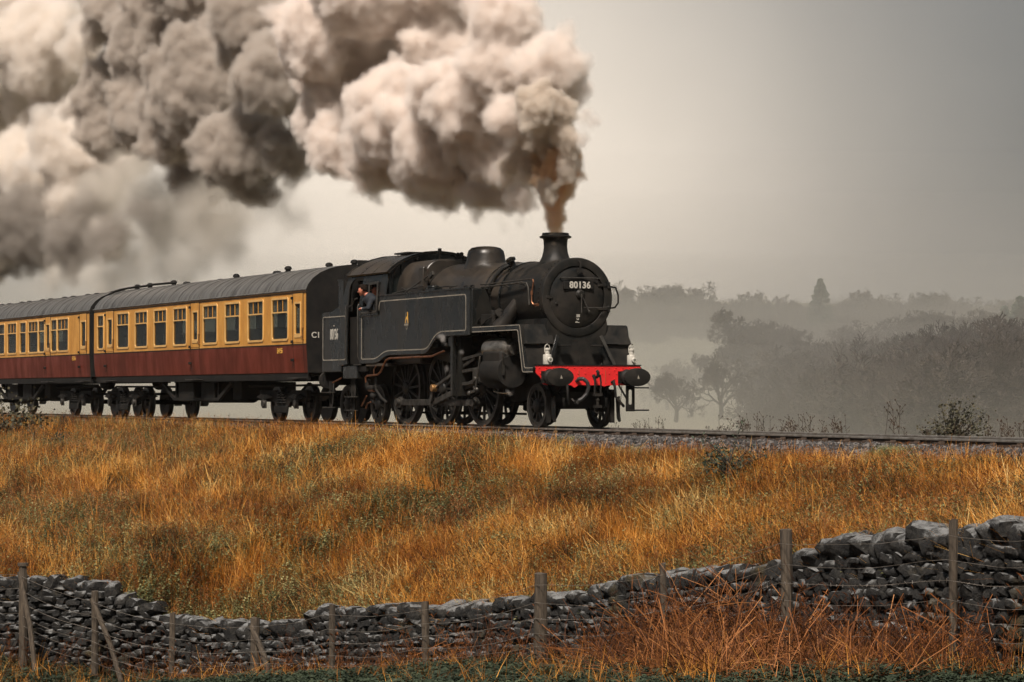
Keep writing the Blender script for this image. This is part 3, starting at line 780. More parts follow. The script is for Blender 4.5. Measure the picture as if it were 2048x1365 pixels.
# side tanks -----------------------------------------------------------
tank_prof = fillet([(-9.22, 1.42), (-8.13, 1.42), (-7.62, 1.60), (-5.28, 1.60), (-4.78, 1.98), (-3.0, 1.98), (-3.0, 3.0), (-8.02, 3.0), (-9.22, 2.66)], [0, .25, .3, .25, .35, .05, .02, 0, 0], n=5)
for s in (-1, 1):
    tp = [p for p in tank_prof]
    a, b = (-1.30, -.72) if s < 0 else (.72, 1.30)
    tk = part(MB().prism_y(tp, a, b), 'side_tank', M['black'], smooth=30, bevel=.012)
    mb = MB().box(-8.02, -2.985, s * 1.30 - .018, s * 1.30 + .018, 2.985, 3.02)
    part(mb, 'tank_top_beading', M['black'], tk, smooth=0, bevel=.006)
    if s < 0:
        ln = fillet([(-9.07, 1.53), (-8.19, 1.53), (-7.66, 1.71), (-5.27, 1.71), (-4.74, 2.09), (-3.21, 2.09), (-3.21, 2.87), (-7.98, 2.87), (-8.06, 2.54), (-9.07, 2.54)], [.06, .22, .3, .22, .38, .05, .09, .1, .1, .06], n=5)
        part(MB().ribbon(ln, .024, -1.302, closed=True), 'lining', M['line'], tk, smooth=0)
        # emblem
        e = MB(); ex, ez = -6.40, 2.37; y = -1.304
        def poly(pts, mi, yy=y):
            e.cm = mi; k = len(e.v)
            e.add([(ex + a, yy, ez + b) for a, b in pts], [tuple(range(len(pts)))])
        poly([(-.10, -.06), (.09, -.06), (.085, .03), (.07, .10), (.075, .20), (.03, .21), (.02, .12), (-.03, .09), (-.07, .05)], 0)
        poly([(-.075, .05), (-.06, .06), (-.055, .14), (-.01, .19), (.0, .205), (-.02, .205), (-.06, .17), (-.08, .12)], 1)
        def ell(rx, rz, cz, mi, yy): poly([(rx * math.cos(a * math.pi / 9), cz + rz * math.sin(a * math.pi / 9)) for a in range(18)], mi, yy)
        ell(.062, .125, -.075, 1, y - .002); ell(.042, .095, -.075, 3, y - .004); ell(.03, .06, -.075, 1, y - .006); ell(.015, .03, -.075, 2, y - .008)
        poly([(-.115, -.115), (.115, -.115), (.115, -.05), (-.115, -.05)], 1, y - .010)
        poly([(-.108, -.057), (.108, -.057), (.108, -.050), (-.108, -.050)], 3, y - .012)
        poly([(-.108, -.112), (.108, -.112), (.108, -.105), (-.108, -.105)], 3, y - .012)
        part(e, 'emblem', [M['yellow'], M['line'], M['emred'], M['coachblack']], tk, smooth=0)
    # things on the tank top
    part(MB().box(-5.55, -5.05, s * 1.12 - .1, s * 1.12 + .1, 3.0, 3.09).lathe([(.15, 0), (.15, .05), (.02, .08)], (-5.3, s * 1.12, 3.08), (0, 0, 1), 16), 'filler_lid', M['black'], tk, bevel=.01)
    g = MB()
    for x in (-4.4, -3.65, -3.3): g.tube([(x - .07, s * 1.1, 3.0), (x - .07, s * 1.1, 3.07), (x + .07, s * 1.1, 3.07), (x + .07, s * 1.1, 3.0)], .018, 6)
    g.box(-3.75, -3.25, s * 1.15 - .05, s * 1.15 + .05, 3.0, 3.035)
    part(g, 'lifting_lug', M['under'], tk)
rods = MB().tube([(-7.3, -1.05, 3.17), (-6.6, -1.1, 3.03)], .014, 5).tube([(-7.7, -1.15, 3.03), (-6.3, -1.15, 3.13), (-5.9, -1.1, 3.16)], .014, 5).tube([(-6.75, -1.2, 3.03), (-5.75, -1.0, 3.42)], .016, 5).tube([(-6.3, -1.0, 3.03), (-6.15, -1.0, 3.3)], .014, 5).tube([(-7.4, -1.0, 3.14), (-4.2, -1.05, 3.10)], .018, 5)
rods.obox((-5.7, -1.0, 3.40), (.20, .06, .09), Matrix.Rotation(-.5, 3, 'Y'))
part(rods, 'fire_iron', M['steel'])
part(MB().box(-6.25, -6.0, -1.08, -.95, 3.0, 3.55).cyl((-6.25, -1.015, 3.55), (-6.0, -1.015, 3.55), .065, n=12), 'pipe_casing', M['boiler'], bevel=.02)
part(MB().cyl((-6.9, -.25, 3.80), (-6.9, -.25, 3.95), .03, n=10).cyl((-6.9, -.25, 3.95), (-6.9, -.25, 4.08), .045, n=10).tube([(-6.9, -.25, 3.82), (-6.9, .1, 3.84)], .02, 6), 'whistle', M['steel'])
sv = MB()
for dx in (-.1, .1): sv.lathe([(.07, 0), (.07, .08), (.045, .1), (.045, .17), (.02, .19)], (-6.55 + dx, .1, 3.79), (0, 0, 1), 12)
part(sv, 'safety_valve', M['under'])
tr = MB(); rr_ = random.Random(5)
for i in range(16):
    x = -7.55 + rr_.uniform(0, .12); y = rr_.uniform(-.75, -.1); z = 3.2 + rr_.uniform(0, .35)
    tr.tube([(x, y, z), (x + rr_.uniform(.05, .3), y + rr_.uniform(-.1, .1), z + rr_.uniform(-.05, .1))], rr_.uniform(.015, .04), 6)
    tr.ball((x + .1, y, z), rr_.uniform(.03, .06), 8)
part(tr, 'pipe_fitting', M['steel'])
# tank front recess: pump and lubricator between tank and smokebox
part(MB().box(-3.02, -2.92, -1.28, -.75, 2.05, 2.98), 'tank_front', M['black'], bevel=.01)
pu = MB().box(-2.75, -2.15, -1.16, -.86, 2.18, 2.42).cyl((-2.45, -1.0, 2.42), (-2.45, -1.0, 2.50), .07, n=12).cyl((-2.10, -1.05, 2.42), (-2.02, -1.05, 2.44), .10, n=16)
pu.tube([(-2.75, -1.1, 2.4), (-2.9, -1.15, 2.3), (-2.95, -1.15, 2.18)], .02, 6).tube([(-2.7, -1.15, 2.2), (-2.3, -1.22, 2.3), (-2.0, -1.0, 2.5)], .015, 6)
part(pu, 'lubricator', M['under'], bevel=.01)
# cab ------------------------------------------------------------------
def cabmap(s):
    def f(u, v, w):
        lean = 0 if v < 2.72 else (v - 2.72) ** 1.3 * .13
        return (u, s * (1.315 - lean) + w, v)
    return f
cab_out = [(-10.30, 1.42), (-9.88, 1.42), (-9.88, 2.80), (-9.19, 2.80), (-9.19, 1.42), (-8.02, 1.42), (-8.02, 3.0), (-7.60, 3.0), (-7.60, 3.30), (-7.72, 3.56), (-9.80, 3.56), (-10.05, 3.50), (-10.18, 3.3), (-10.30, 2.86)]
for s in (-1, 1):
    win = rrect(-8.98, -8.10, 2.66, 3.30, .04)
    opening = fillet([(-9.19, 2.80), (-9.12, 3.48), (-9.62, 3.48), (-9.88, 3.28), (-9.88, 2.80)], [0, .04, .2, .18, 0])
    out = [(-10.30, 1.42), (-9.88, 1.42), (-9.88, 2.80)] + fillet([(-9.88, 2.80), (-9.90, 3.30), (-9.60, 3.48), (-9.08, 3.48), (-9.19, 2.80)], [0, .16, .16, .03, 0], closed=False)[1:-1] + [(-9.19, 2.80), (-9.19, 2.60), (-9.19, 2.55), (-8.02, 2.55), (-8.02, 3.0), (-7.60, 3.0), (-7.60, 3.30), (-7.66, 3.56), (-9.80, 3.56), (-10.02, 3.48), (-10.14, 3.3), (-10.30, 2.86)]
    cs = plate('cab_side', out, [win], .03, cabmap(s), M['black'], loco)
    yy = -1.318 if s < 0 else 1.318
    if s < 0:
        f = plate('cab_window_frame', rrect(-8.62, -8.06, 2.62, 3.34, .03), [rrect(-8.56, -8.12, 2.68, 3.28, .05)], .02, lambda u, v, w: (u, -1.338 + .06 * max(0, v - 2.72) + w, v), M['steel'], cs)
        f2 = MB().box(-8.99, -8.08, -1.36, -1.30, 2.60, 2.64); part(f2, 'window_sill', M['steel'], cs, bevel=.006)
        r2 = MB()
        for k in range(6): r2.ball((-8.85 + .14 * k, -1.31, 2.585), .010, 6)
        for k in range(7): r2.ball((-9.0 + .14 * k, -1.275, 3.37), .010, 6)
        part(r2, 'rivet_row', M['black'], cs, kind='stuff')
        part(MB().tube([(-9.88, -1.34, 2.84), (-9.90, -1.36, 2.80), (-9.94, -1.36, 1.6), (-9.92, -1.32, 1.5)], .016, 6), 'cab_handrail', M['steel'], cs)
        part(MB().tube([(-9.15, -1.34, 2.84), (-9.14, -1.37, 2.78), (-9.14, -1.37, 1.6), (-9.15, -1.33, 1.5)], .016, 6), 'cab_handrail', M['steel'], cs)
        part(MB().tube([(-9.86, -1.30, 2.80), (-9.6, -1.34, 2.82), (-9.45, -1.36, 2.86), (-9.35, -1.36, 2.96), (-9.22, -1.36, 2.98)], .016, 6), 'door_chain', M['steel'], cs)
    # cab door, dark, recessed
    part(MB().box(-9.88, -9.19, s * 1.24 - .015, s * 1.24 + .015, 1.42, 2.55), 'cab_door', M['coachblack'], smooth=0)
    part(MB().box(-10.25, -9.90, s * 1.20 - .01, s * 1.20 + .01, 2.7, 3.45), 'cab_rear_sheet', M['coachblack'], smooth=0)
roof_c = [( -1.30, 3.545), (-1.235, 3.60), (-1.10, 3.715), (-.9, 3.835), (-.65, 3.94), (-.35, 4.015), (0, 4.045)]
roof_c = roof_c + [(-a, b) for a, b in reversed(roof_c[:-1])]
mb = MB(); n = len(roof_c)
outer = roof_c; inner = [(a * .985, b - .035) for a, b in roof_c]
mb.prism_x(outer + inner[::-1], -9.98, -7.50)
cr = part(mb, 'cab_roof', M['boiler'], smooth=40)
rb = MB()
for x in (-9.9, -9.1, -8.4, -7.56):
    for k in range(n - 1):
        (a, b), (c, d) = roof_c[k], roof_c[k + 1]
        for q in range(4):
            t = q / 4; rb.ball((x, a + (c - a) * t, b + (d - b) * t + .004), .012, 6)
part(rb, 'rivet_row', M['boiler'], cr, kind='stuff')
part(MB().box(-9.1, -8.3, -.45, .45, 4.03, 4.07), 'roof_hatch', M['boiler'], cr, bevel=.01)
part(MB().tube([(-9.98, y * 1.01, z + .005) for y, z in roof_c], .018, 5), 'roof_edge', M['black'], cr)
part(MB().tube([(-7.50, y * 1.01, z + .005) for y, z in roof_c], .018, 5), 'roof_edge', M['black'], cr)
# spectacle plate: front sheet of the cab above the tanks, with the look-out window
sp_out = [(-1.22, 3.0), (1.22, 3.0), (1.26, 3.52)] + [(a * .97, b - .03) for a, b in reversed(roof_c)] + [(-1.26, 3.52)]
holes = [fillet([(-1.14, 3.06), (-.92, 3.06), (-.92, 3.72), (-1.02, 3.66), (-1.14, 3.5)], .03), fillet([(.92, 3.06), (1.14, 3.06), (1.14, 3.5), (1.02, 3.66), (.92, 3.72)], .03)]
spc = plate('spectacle_plate', sp_out, holes, .03, lambda u, v, w: (-7.60 + w, u, v), M['black'], loco)
for s in (-1, 1):
    part(MB().box(-7.64, -7.63, s * 1.03 - .12, s * 1.03 + .12, 3.05, 3.7), 'look_out_glass', M['glass'], spc, smooth=0)
part(MB().box(-9.95, -7.6, -1.28, 1.28, 1.36, 1.42), 'cab_floor', M['inside'], smooth=0)
part(MB().prism_x([(a * .85, b) for a, b in prof_fb], -8.15, -8.02), 'firebox_backhead', M['coachblack'])
part(MB().box(-10.30, -10.26, -1.27, 1.27, 1.42, 2.85).box(-10.30, -10.26, -1.24, -.9, 2.85, 3.6).box(-10.30, -10.26, .9, 1.24, 2.85, 3.6).box(-10.30, -10.26, -.9, .9, 3.45, 3.95), 'cab_back', M['coachblack'], smooth=0)
# bunker ----------------------------------------------------------------
bk = MB().prism_y(fillet([(-11.55, 1.24), (-10.30, 1.24), (-10.30, 2.86), (-10.66, 2.78), (-11.0, 2.70), (-11.55, 2.70)], [.03, 0, 0, .1, .15, .05]), -1.315, 1.315)
bunk = part(bk, 'bunker', M['black'], bevel=.012, smooth=25)
part(MB().prism_y([(-11.35, 2.70), (-10.30, 2.70), (-10.30, 3.46), (-10.62, 3.46), (-11.35, 3.40)], -.95, .95), 'bunker_top', M['black'], bunk, bevel=.01)
part(MB().box(-10.60, -10.28, -1.27, -1.24, 2.78, 3.46).box(-10.62, -10.28, -1.29, -1.22, 3.45, 3.475), 'bunker_side_sheet', M['black'], bunk, bevel=.006)
part(MB().ribbon(fillet([(-11.44, 1.53), (-9.985, 1.53), (-9.985, 2.58), (-11.44, 2.58)], .07), .024, -1.336, closed=True), 'lining', M['line'], bunk, smooth=0)
part(MB().box(-10.30, -9.88, -1.332, -1.316, 1.42, 2.80), 'bunker_side_sheet', M['black'], bunk, smooth=0)
lettering('side_number', '80136', .36, (-10.76, -1.320, 2.14), (1, 0, 0), M['whitep'], bunk, bold=.006, sx=.56)
part(MB().ball((-10.76, -1.318, 2.36), .02, 8), 'side_rivet', M['line'], bunk)
cb = MB(); rr_ = random.Random(9)
for i in range(70):
    c = (-10.85 + rr_.uniform(-.35, .35), rr_.uniform(-.8, .8), 3.42 + rr_.uniform(-.05, .12))
    cb.obox(c, [rr_.uniform(.08, .2) for _ in range(3)], Matrix.Rotation(rr_.uniform(0, 3), 3, Vector((rr_.random(), rr_.random(), rr_.random())).normalized()))
part(cb, 'coal', M['coal'], bunk, smooth=0, kind='stuff')
part(MB().box(-11.60, -11.52, -1.25, 1.25, .92, 1.30), 'rear_buffer_beam', M['coachblack'], bevel=.01)
part(MB().tube([(-11.62, -.9, 1.2), (-11.72, -1.0, 1.15), (-11.74, -1.02, 1.0), (-11.64, -1.0, .9)], .03, 8), 'rear_hose', M['hose'])
for y in (-.87, .87):
    part(MB().cyl((-11.6, y, 1.06), (-12.0, y, 1.06), .10, n=16).lathe([(.24, 0), (.24, .03), (.002, .05)], (-12.0, y, 1.06), (-1, 0, 0), 20), 'rear_buffer', M['under'])
# frames and running plate ---------------------------------------------------
for s in (-1, 1):
    part(MB().prism_y([(-11.5, .75), (-9.0, .70), (-8.6, .52), (-2.0, .52), (-1.6, .6), (-.3, .75), (0, .92), (0, 1.25), (-.4, 1.3), (-.7, 1.7), (-2.9, 1.75), (-3.0, 1.5), (-11.5, 1.3)], s * .56 - .02, s * .56 + .02), 'main_frame', M['under'], smooth=0)
rp = [(-2.92, 2.155), (-.62, 2.155), (-.38, 1.25), (.06, 1.25)]
for s in (-1, 1):
    a, b = (-1.27, -.62) if s < 0 else (.62, 1.27)
    mb = MB()
    pr = fillet([(-2.95, 2.125), (-.64, 2.125), (-.40, 1.22), (.03, 1.22), (.03, 1.25), (-.36, 1.25), (-.60, 2.165), (-2.95, 2.165)], [0, .06, .05, 0, 0, .05, .08, 0])
    mb.prism_y(pr, a, b)
    rpp = part(mb, 'running_plate', M['black'], smooth=30)
    e = MB().ribbon(fillet([(-2.93, 2.10), (-.655, 2.10), (-.42, 1.205), (.03, 1.205)], [0, .06, .05, 0], closed=False), .13, s * 1.27 - (.0 if s < 0 else -.0), t=.012)
    part(e, 'valance', M['black'], rpp, smooth=0)
    if s < 0:
        part(MB().ribbon(fillet([(-2.93, 2.145), (-.60, 2.145), (-.365, 1.245), (.03, 1.245)], [0, .06, .05, 0], closed=False), .016, -1.283), 'lining', M['line'], rpp, smooth=0)
        part(MB().ribbon(fillet([(-2.93, 2.045), (-.69, 2.045), (-.465, 1.165), (.03, 1.165)], [0, .06, .05, 0], closed=False), .018, -1.283), 'lining', M['line'], rpp, smooth=0)
    # casing between running plate and smokebox saddle, seen from the front
    y0, y1 = (-1.25, -.62) if s < 0 else (.62, 1.25)
    c = MB()
    yi, ye = s * .58, s * 1.20
    c.add([(-.58, yi, 2.16), (-.58, ye, 2.16), (-.40, ye + s * .06, 1.76), (-.40, yi, 1.76)], [(0, 1, 2, 3)])
    c.add([(-.40, yi, 1.76), (-.40, ye + s * .06, 1.76), (-.47, ye + s * .05, 1.74), (-.47, yi, 1.74)], [(0, 1, 2, 3)])
    c.add([(-.47, yi, 1.74), (-.47, ye + s * .04, 1.74), (-.36, ye, 1.27), (-.36, yi, 1.27)], [(0, 1, 2, 3)])
    part(c, 'front_casing', M['smokebox'], smooth=0)
    part(MB().box(-.47, -.40, s * 1.10 - .16, s * 1.10 + .20, 1.745, 1.765), 'step_lip', M['black'])
    part(MB().obox((-.31, s * .64 - (.0), 1.62), (.03, .07, .68), Matrix.Rotation(s * .40, 3, 'X') @ Matrix.Rotation(-.18, 3, 'Y')), 'front_strut', M['steel'] if s > 0 else M['black'], bevel=.006)
    fs = MB().box(-.38, -.24, s * .38 - .12, s * .38 + .12, 1.70, 1.735)
    part(fs, 'foot_step', M['under'], bevel=.006)
# smokebox saddle
sd = MB()
N_ = 14
prof_s = [(-.60, 1.27), (.60, 1.27), (.62, 1.6), (.72, 2.17)] + [(.83 * math.sin(a), AX - .83 * math.cos(a)) for a in [1.0 - 2.0 * k / N_ for k in range(N_ + 1)]] + [(-.72, 2.17), (-.62, 1.6)]
sd.prism_x(prof_s, -2.2, -.48)
part(sd, 'smokebox_saddle', M['smokebox'], smooth=25)
part(MB().box(-.60, .02, -1.24, 1.24, 1.225, 1.252), 'front_platform', M['smokebox'], smooth=0)
part(MB().box(-.36, -.30, -.03, .03, 1.25, 1.42), 'centre_lamp_iron', M['under'])
# buffer beam -----------------------------------------------------------------
beam_p = fillet([(-1.22, 1.30), (-1.22, 1.14), (-1.12, 1.06), (-1.04, .90), (-.98, .89), (-.40, .89), (-.32, .83), (-.24, .89), (.30, .885), (.38, .86), (.45, .885), (.98, .885), (1.04, .90), (1.14, 1.04), (1.24, 1.14), (1.24, 1.30)][::-1], .03, n=3)
beam = part(MB().prism_x(beam_p, 0, .035), 'buffer_beam', M['red'], smooth=30)
part(MB().box(-.03, .05, -1.23, 1.25, 1.295, 1.318), 'beam_top_angle', M['coachblack'], beam)
rv = MB()
def rivet(y, z): rv.ball((.036, y, z), .016, 6, s=(1, 1, 1))
for k in range(15): rivet(-1.14 + k * .163, 1.25)
for k in range(13): rivet(-1.12 + k * .175 + (k > 6) * .04, 1.13)
for y in (-1.0, -.58, -.45, .62, .78, 1.02):
    for z in (1.2, 1.02, .94): rivet(y, z)
part(rv, 'rivet_row', M['red'], beam, kind='stuff')
g = MB()
for y in (-1.0, -.22, .40, .78): g.box(.03, .05, y - .006, y + .006, .93, 1.2)
part(g, 'beam_stiffener', M['emred'], beam, smooth=0)
for y in (-.90, .90):
    b = MB().box(.035, .06, y - .2, y + .2, .93, 1.18)
    b.lathe([(.17, 0), (.16, .06), (.115, .09), (.11, .30)], (.06, y, 1.055), (1, 0, 0), 24)
    bf = part(b, 'buffer', M['coachblack'], beam)
    part(MB().lathe([(.09, .26), (.09, .44)], (.06, y, 1.055), (1, 0, 0), 20), 'buffer_ram', M['steel'], bf)
    part(MB().lathe([(.2, .42), (.99, .43), (1, .45), (.98, .465), (.6, .485), (.02, .495)], (.06, y, 1.055), (1, 0, 0), 40, sy=.315, sz=.19), 'buffer_head', M['smokebox'], bf)
    gl = MB().add([(.556, y + .0, 1.10), (.556, y + .035, 1.02), (.556, y - .02, 1.02)], [(0, 1, 2)])
    part(gl, 'grease_mark', M['line'], bf, smooth=0)
# hook, screw coupling, hose
hk = MB().tube([(.03, .12, 1.08), (.16, .12, 1.05), (.24, .12, 1.08), (.25, .12, 1.15), (.21, .12, 1.18)], .035, 8)
part(hk, 'coupling_hook', M['under'], beam)
cp = MB()
for y in (.05, .19): cp.tube([(.20, y, 1.10), (.24, y, .95), (.22, y, .70)], .020, 6)
cp.box(.17, .27, .03, .21, .66, .72).cyl((.22, .12, .66), (.22, .12, .45), .03, n=10).box(.17, .27, .04, .20, .42, .47).ball((.22, .12, .58), .045, 8)
for y in (.06, .18): cp.tube([(.22, y, .43), (.2, y, .34), (.22, .12, .30)], .016, 6)
part(cp, 'screw_coupling', M['under'], beam)
hp = [(.03, -.28, .97), (.12, -.26, 1.02), (.2, -.20, 1.02), (.24, -.13, .95), (.24, -.10, .84), (.22, -.14, .70), (.20, -.24, .60), (.18, -.33, .56)]
hs = MB()
dense = []
for k in range(len(hp) - 1):
    for q in range(7): dense.append(tuple(lerp(hp[k][i], hp[k + 1][i], q / 7) for i in range(3)))
hs.tube(dense, .033, 8)
for k, p in enumerate(dense[6:]):
    if k % 1 == 0:
        q = Vector(dense[min(len(dense) - 1, k + 7)]) - Vector(p)
        if q.length > 1e-4: hs.cyl(Vector(p), Vector(p) + q.normalized() * .012, .043, n=10)
part(hs, 'vacuum_hose', M['hose'], beam)
part(MB().cyl((.18, -.33, .56), (.18, -.36, .50), .05, n=10).tube([(.03, -.38, .6), (.15, -.36, .52)], .02, 6), 'hose_dummy', M['steel'], beam)
part(MB().tube([(.03, -.5, .95), (.1, -.52, .8), (.08, -.5, .6), (.05, -.46, .5)], .028, 8), 'heating_pipe', M['under'], beam)
part(MB().tube([(.04, .55, .95), (.10, .56, .98), (.14, .57, .85), (.12, .60, .65), (.16, .72, .5), (.1, .8, .45)], .03, 8), 'heating_pipe', M['under'], beam)
# steps below the beam at the far corner (a slotted plate with two treads)
st = plate('front_step_plate', [(.90, .34), (1.10, .34), (1.10, .90), (.90, .90)], [rrect(.955, 1.045, .48, .80, .044)], .03, lambda u, v, w: (.02 + w, u, v), M['coachblack'], loco)
part(MB().box(.0, .22, .92, 1.35, .82, .85), 'step_tread', M['coachblack'], st, bevel=.01)
part(MB().box(.0, .22, .92, 1.35, .35, .38), 'step_tread', M['coachblack'], st, bevel=.01)
part(MB().bar((.02, .72, .90), (.02, .92, .60), .03, .03), 'step_brace', M['coachblack'], st)
part(MB().tube([(.03, .80, .92), (.03, .76, .5), (.03, .74, .42)], .007, 5), 'step_chain', M['coachblack'], st)
gi = MB()
for s in (-1, 1):
    gi.box(-.35, -.29, s * .75 - .05, s * .75 + .05, .10, .8)
part(gi, 'guard_iron', M['under'], bevel=.01)
# wheels ------------------------------------------------------------------------
def spoked_wheel(x, r, nsp, cw=None, crank=False, parent=loco, tread=False):
    for s in (-1, 1):
        y = s * .72
        o = (x, y, r)
        ax = (0, s, 0)
        w = part(MB().lathe([(r - .055, .0), (r, .0), (r, -.09), (r + .03, -.10), (r + .03, -.14), (r - .055, -.14)], (x, y + s * .065, r), ax, 48, ring=True), 'wheel', M['tyre'] if not tread else M['tyre'], parent, smooth=30)
        part(MB().lathe([(r - .12, -.005), (r - .056, -.005), (r - .056, -.11), (r - .12, -.11)], (x, y + s * .06, r), ax, 48, ring=True), 'rim', M['spoke'], w, smooth=30)
        part(MB().lathe([(.02, .06), (.09, .06), (.13, .04), (.15, .0), (.15, -.12), (.02, -.12)], (x, y + s * .05, r), ax, 20), 'hub', M['spoke'], w, smooth=30)
        part(MB().cyl((x, y - s * .10, r), (x, 0, r), .075, n=12), 'axle', M['under'], w)
        ph = x * 3.3
        sp0 = None
        for k in range(nsp):
            a = 2 * math.pi * k / nsp + ph
            if sp0 is None:
                mb = MB()
                d = Vector((1, 0, 0))
                mb.obox((.13 + (r - .24) / 2, 0, 0), (r - .22, .05, .045), Matrix.Identity(3))
                me_o = w.location
                sp0 = mb.build('spoke', M['spoke'], None, smooth=0)
                sp0.parent = w
                sp0.location = Vector((x, y + s * .02, r)) - wloc(loco)
                sp0.rotation_euler = (0, a, 0)
            else:
                c = copy_to(sp0, w); c.rotation_euler = (0, a, 0)
        if cw:
            a0, half = cw
            pr = [((r - .12) * math.cos(a0 + half * t), (r - .12) * math.sin(a0 + half * t)) for t in [-1 + 2 * i / 10 for i in range(11)]]
            pr = [(x + a, r + b) for a, b in pr]
            part(MB().prism_y(pr, min(y + s * .05, y - s * .05), max(y + s * .05, y - s * .05)), 'balance_weight', M['spoke'], w)
DR = .84
CA = rad(-98)             # crank angle: pins low, rods near the bottom
for i, x in enumerate((-3.46, -5.57, -7.64)):
    spoked_wheel(x, DR, 15, cw=(rad(75 + 8 * i), rad(32 if i == 1 else 24)))
for x in (-.80, -9.29, -11.21):
    spoked_wheel(x, .46, 10)
px_, pz_ = .33 * math.cos(CA), .33 * math.sin(CA)
for s in (-1, 1):
    y = s * .90
    for x in (-3.46, -5.57, -7.64):
        part(MB().cyl((x + px_, s * .72, DR + pz_), (x + px_, s * 1.02, DR + pz_), .085, n=16).cyl((x + px_, s * .86, DR + pz_), (x + px_, s * .94, DR + pz_), .13, n=18), 'crank_pin', M['steel'])
    for a, b in ((-7.64, -5.57), (-5.57, -3.46)):
        part(MB().prism_y(fillet([(a + px_, DR + pz_ - .06), ((a + b) / 2 + px_, DR + pz_ - .078), (b + px_, DR + pz_ - .06), (b + px_, DR + pz_ + .06), ((a + b) / 2 + px_, DR + pz_ + .078), (a + px_, DR + pz_ + .06)], [0, .8, 0, 0, .8, 0], closed=True), y - .03, y + .03), 'coupling_rod', M['steel'], bevel=.008)
    # connecting rod from the middle pin up to the crosshead
    xh, zh = -3.15, 1.03
    part(MB().bar((-5.57 + px_, s * .98, DR + pz_), (xh, s * .98, zh), .05, .13), 'connecting_rod', M['steel'], bevel=.01)
    part(MB().bar((-5.44, s * 1.04, .86), (-3.30, s * 1.02, 1.50), .03, .07), 'eccentric_rod', M['steel'], bevel=.006)
    part(MB().cyl((-5.44, s * 1.0, .84), (-5.44, s * 1.12, .84), .085, n=18), 'return_crank_bush', M['brass'] if s < 0 else M['steel'], bevel=.01)
    part(MB().bar((-5.57 + px_, s * 1.06, DR + pz_), (-5.42, s * 1.06, .86), .05, .11), 'return_crank', M['steel'], bevel=.01)
    for z0 in (.18, -.10):
        part(MB().bar((-4.15, s * 1.02, zh + z0 - .03), (-2.45, s * 1.02, zh + z0 + .10), .09, .07), 'slide_bar', M['steel'], bevel=.008)
    part(MB().obox((xh, s * 1.02, zh + .08), (.32, .16, .30), Matrix.Identity(3)).cyl((xh, s * .95, zh), (xh, s * 1.14, zh), .06, n=12), 'crosshead', M['steel'], bevel=.015)
    part(MB().cyl((xh, s * 1.02, zh + .06), (-2.3, s * 1.02, zh + .14), .035, n=10), 'piston_rod', M['tread'])
    part(MB().bar((-2.86, s * 1.12, 1.52), (-3.12, s * 1.12, .74), .03, .05).bar((-3.12, s * 1.12, .76), (xh - .1, s * 1.1, .86), .03, .05), 'combination_lever', M['steel'], bevel=.005)
    part(MB().bar((-3.45, s * 1.1, .72), (-3.08, s * 1.1, .80), .04, .06).ball((-3.45, s * 1.1, .72), .06, 8).ball((-3.08, s * 1.1, .80), .05, 8), 'union_link', M['steel'])
    part(MB().bar((-4.1, s * 1.05, 1.45), (-2.7, s * 1.05, 1.60), .03, .06), 'valve_rod', M['steel'])
    part(MB().prism_y([(-4.45, 1.22), (-4.36, 1.22), (-4.30, 1.45), (-4.34, 1.72), (-4.43, 1.72), (-4.40, 1.45)], s * 1.08 - .03, s * 1.08 + .03), 'expansion_link', M['steel'], bevel=.01)
    br = MB().box(-4.22, -4.10, s * 1.16 - .05, s * 1.16 + .05, .66, 1.98)
    br.box(-4.35, -4.08, s * 1.17 - .03, s * 1.17 + .04, 1.76, 1.96)
    br.box(-4.10, -3.92, s * .95 - .15, s * .95 + .15, .66, 1.96)
    mbk = part(br, 'motion_bracket', M['black'], bevel=.01)
    # cylinder: round barrel and valve chest
    part(MB().lathe([(.02, 0), (.34, 0), (.36, .03), (.36, .9), (.34, .93), (.02, .93)], (-2.42, s * 1.02, 1.18), (1, 0, 0), 36), 'cylinder', M['under'])
    part(MB().lathe([(.02, -.08), (.16, -.08), (.17, 0), (.23, .0), (.235, .03), (.235, .97), (.22, 1.0), (.13, 1.04), (.12, 1.16), (.02, 1.17)], (-2.52, s * 1.03, 1.66), (1, 0, 0), 32), 'valve_chest', M['shiny'])
    part(MB().prism_y([(-2.40, 1.1), (-1.52, 1.1), (-1.52, 1.75), (-2.40, 1.75)], s * 1.36 - .02 * s - .015, s * 1.36 - .02 * s + .015) if 0 else MB().box(-2.40, -1.50, min(s * .62, s * 1.30), max(s * .62, s * 1.30), 1.05, 1.62), 'cylinder_cladding', M['under'], bevel=.05)
    dc = MB().tube([(-2.3, s * 1.1, .84), (-2.1, s * 1.15, .76), (-1.5, s * 1.18, .72), (-1.2, s * 1.18, .74)], .016, 6).tube([(-2.2, s * 1.1, .84), (-2.0, s * 1.12, .73), (-1.25, s * 1.12, .70)], .016, 6)
    part(dc, 'drain_cock_pipe', M['tread'])
    part(MB().tube([(-1.45, s * 1.25, 1.30), (-1.42, s * 1.27, 1.44), (-1.30, s * 1.27, 1.56)], .014, 6).box(-1.5, -1.44, s * 1.24 - .02, s * 1.24 + .02, 1.1, 1.32), 'oil_pipe', M['steel'])
    # brake hangers and blocks
    for x in (-4.35, -6.45, -8.5):
        part(MB().prism_y([(x - .02, .35), (x + .10, .32), (x + .10, .9), (x + .02, 1.0)], s * .70 - .05, s * .70 + .05), 'brake_block', M['under'], bevel=.01)
        part(MB().bar((x + .08, s * .78, 1.25), (x + .08, s * .78, .30), .03, .06), 'brake_hanger', M['under'])
    part(MB().bar((-8.6, s * .5, .28), (-3.9, s * .5, .26), .04, .05), 'brake_rod', M['under'])
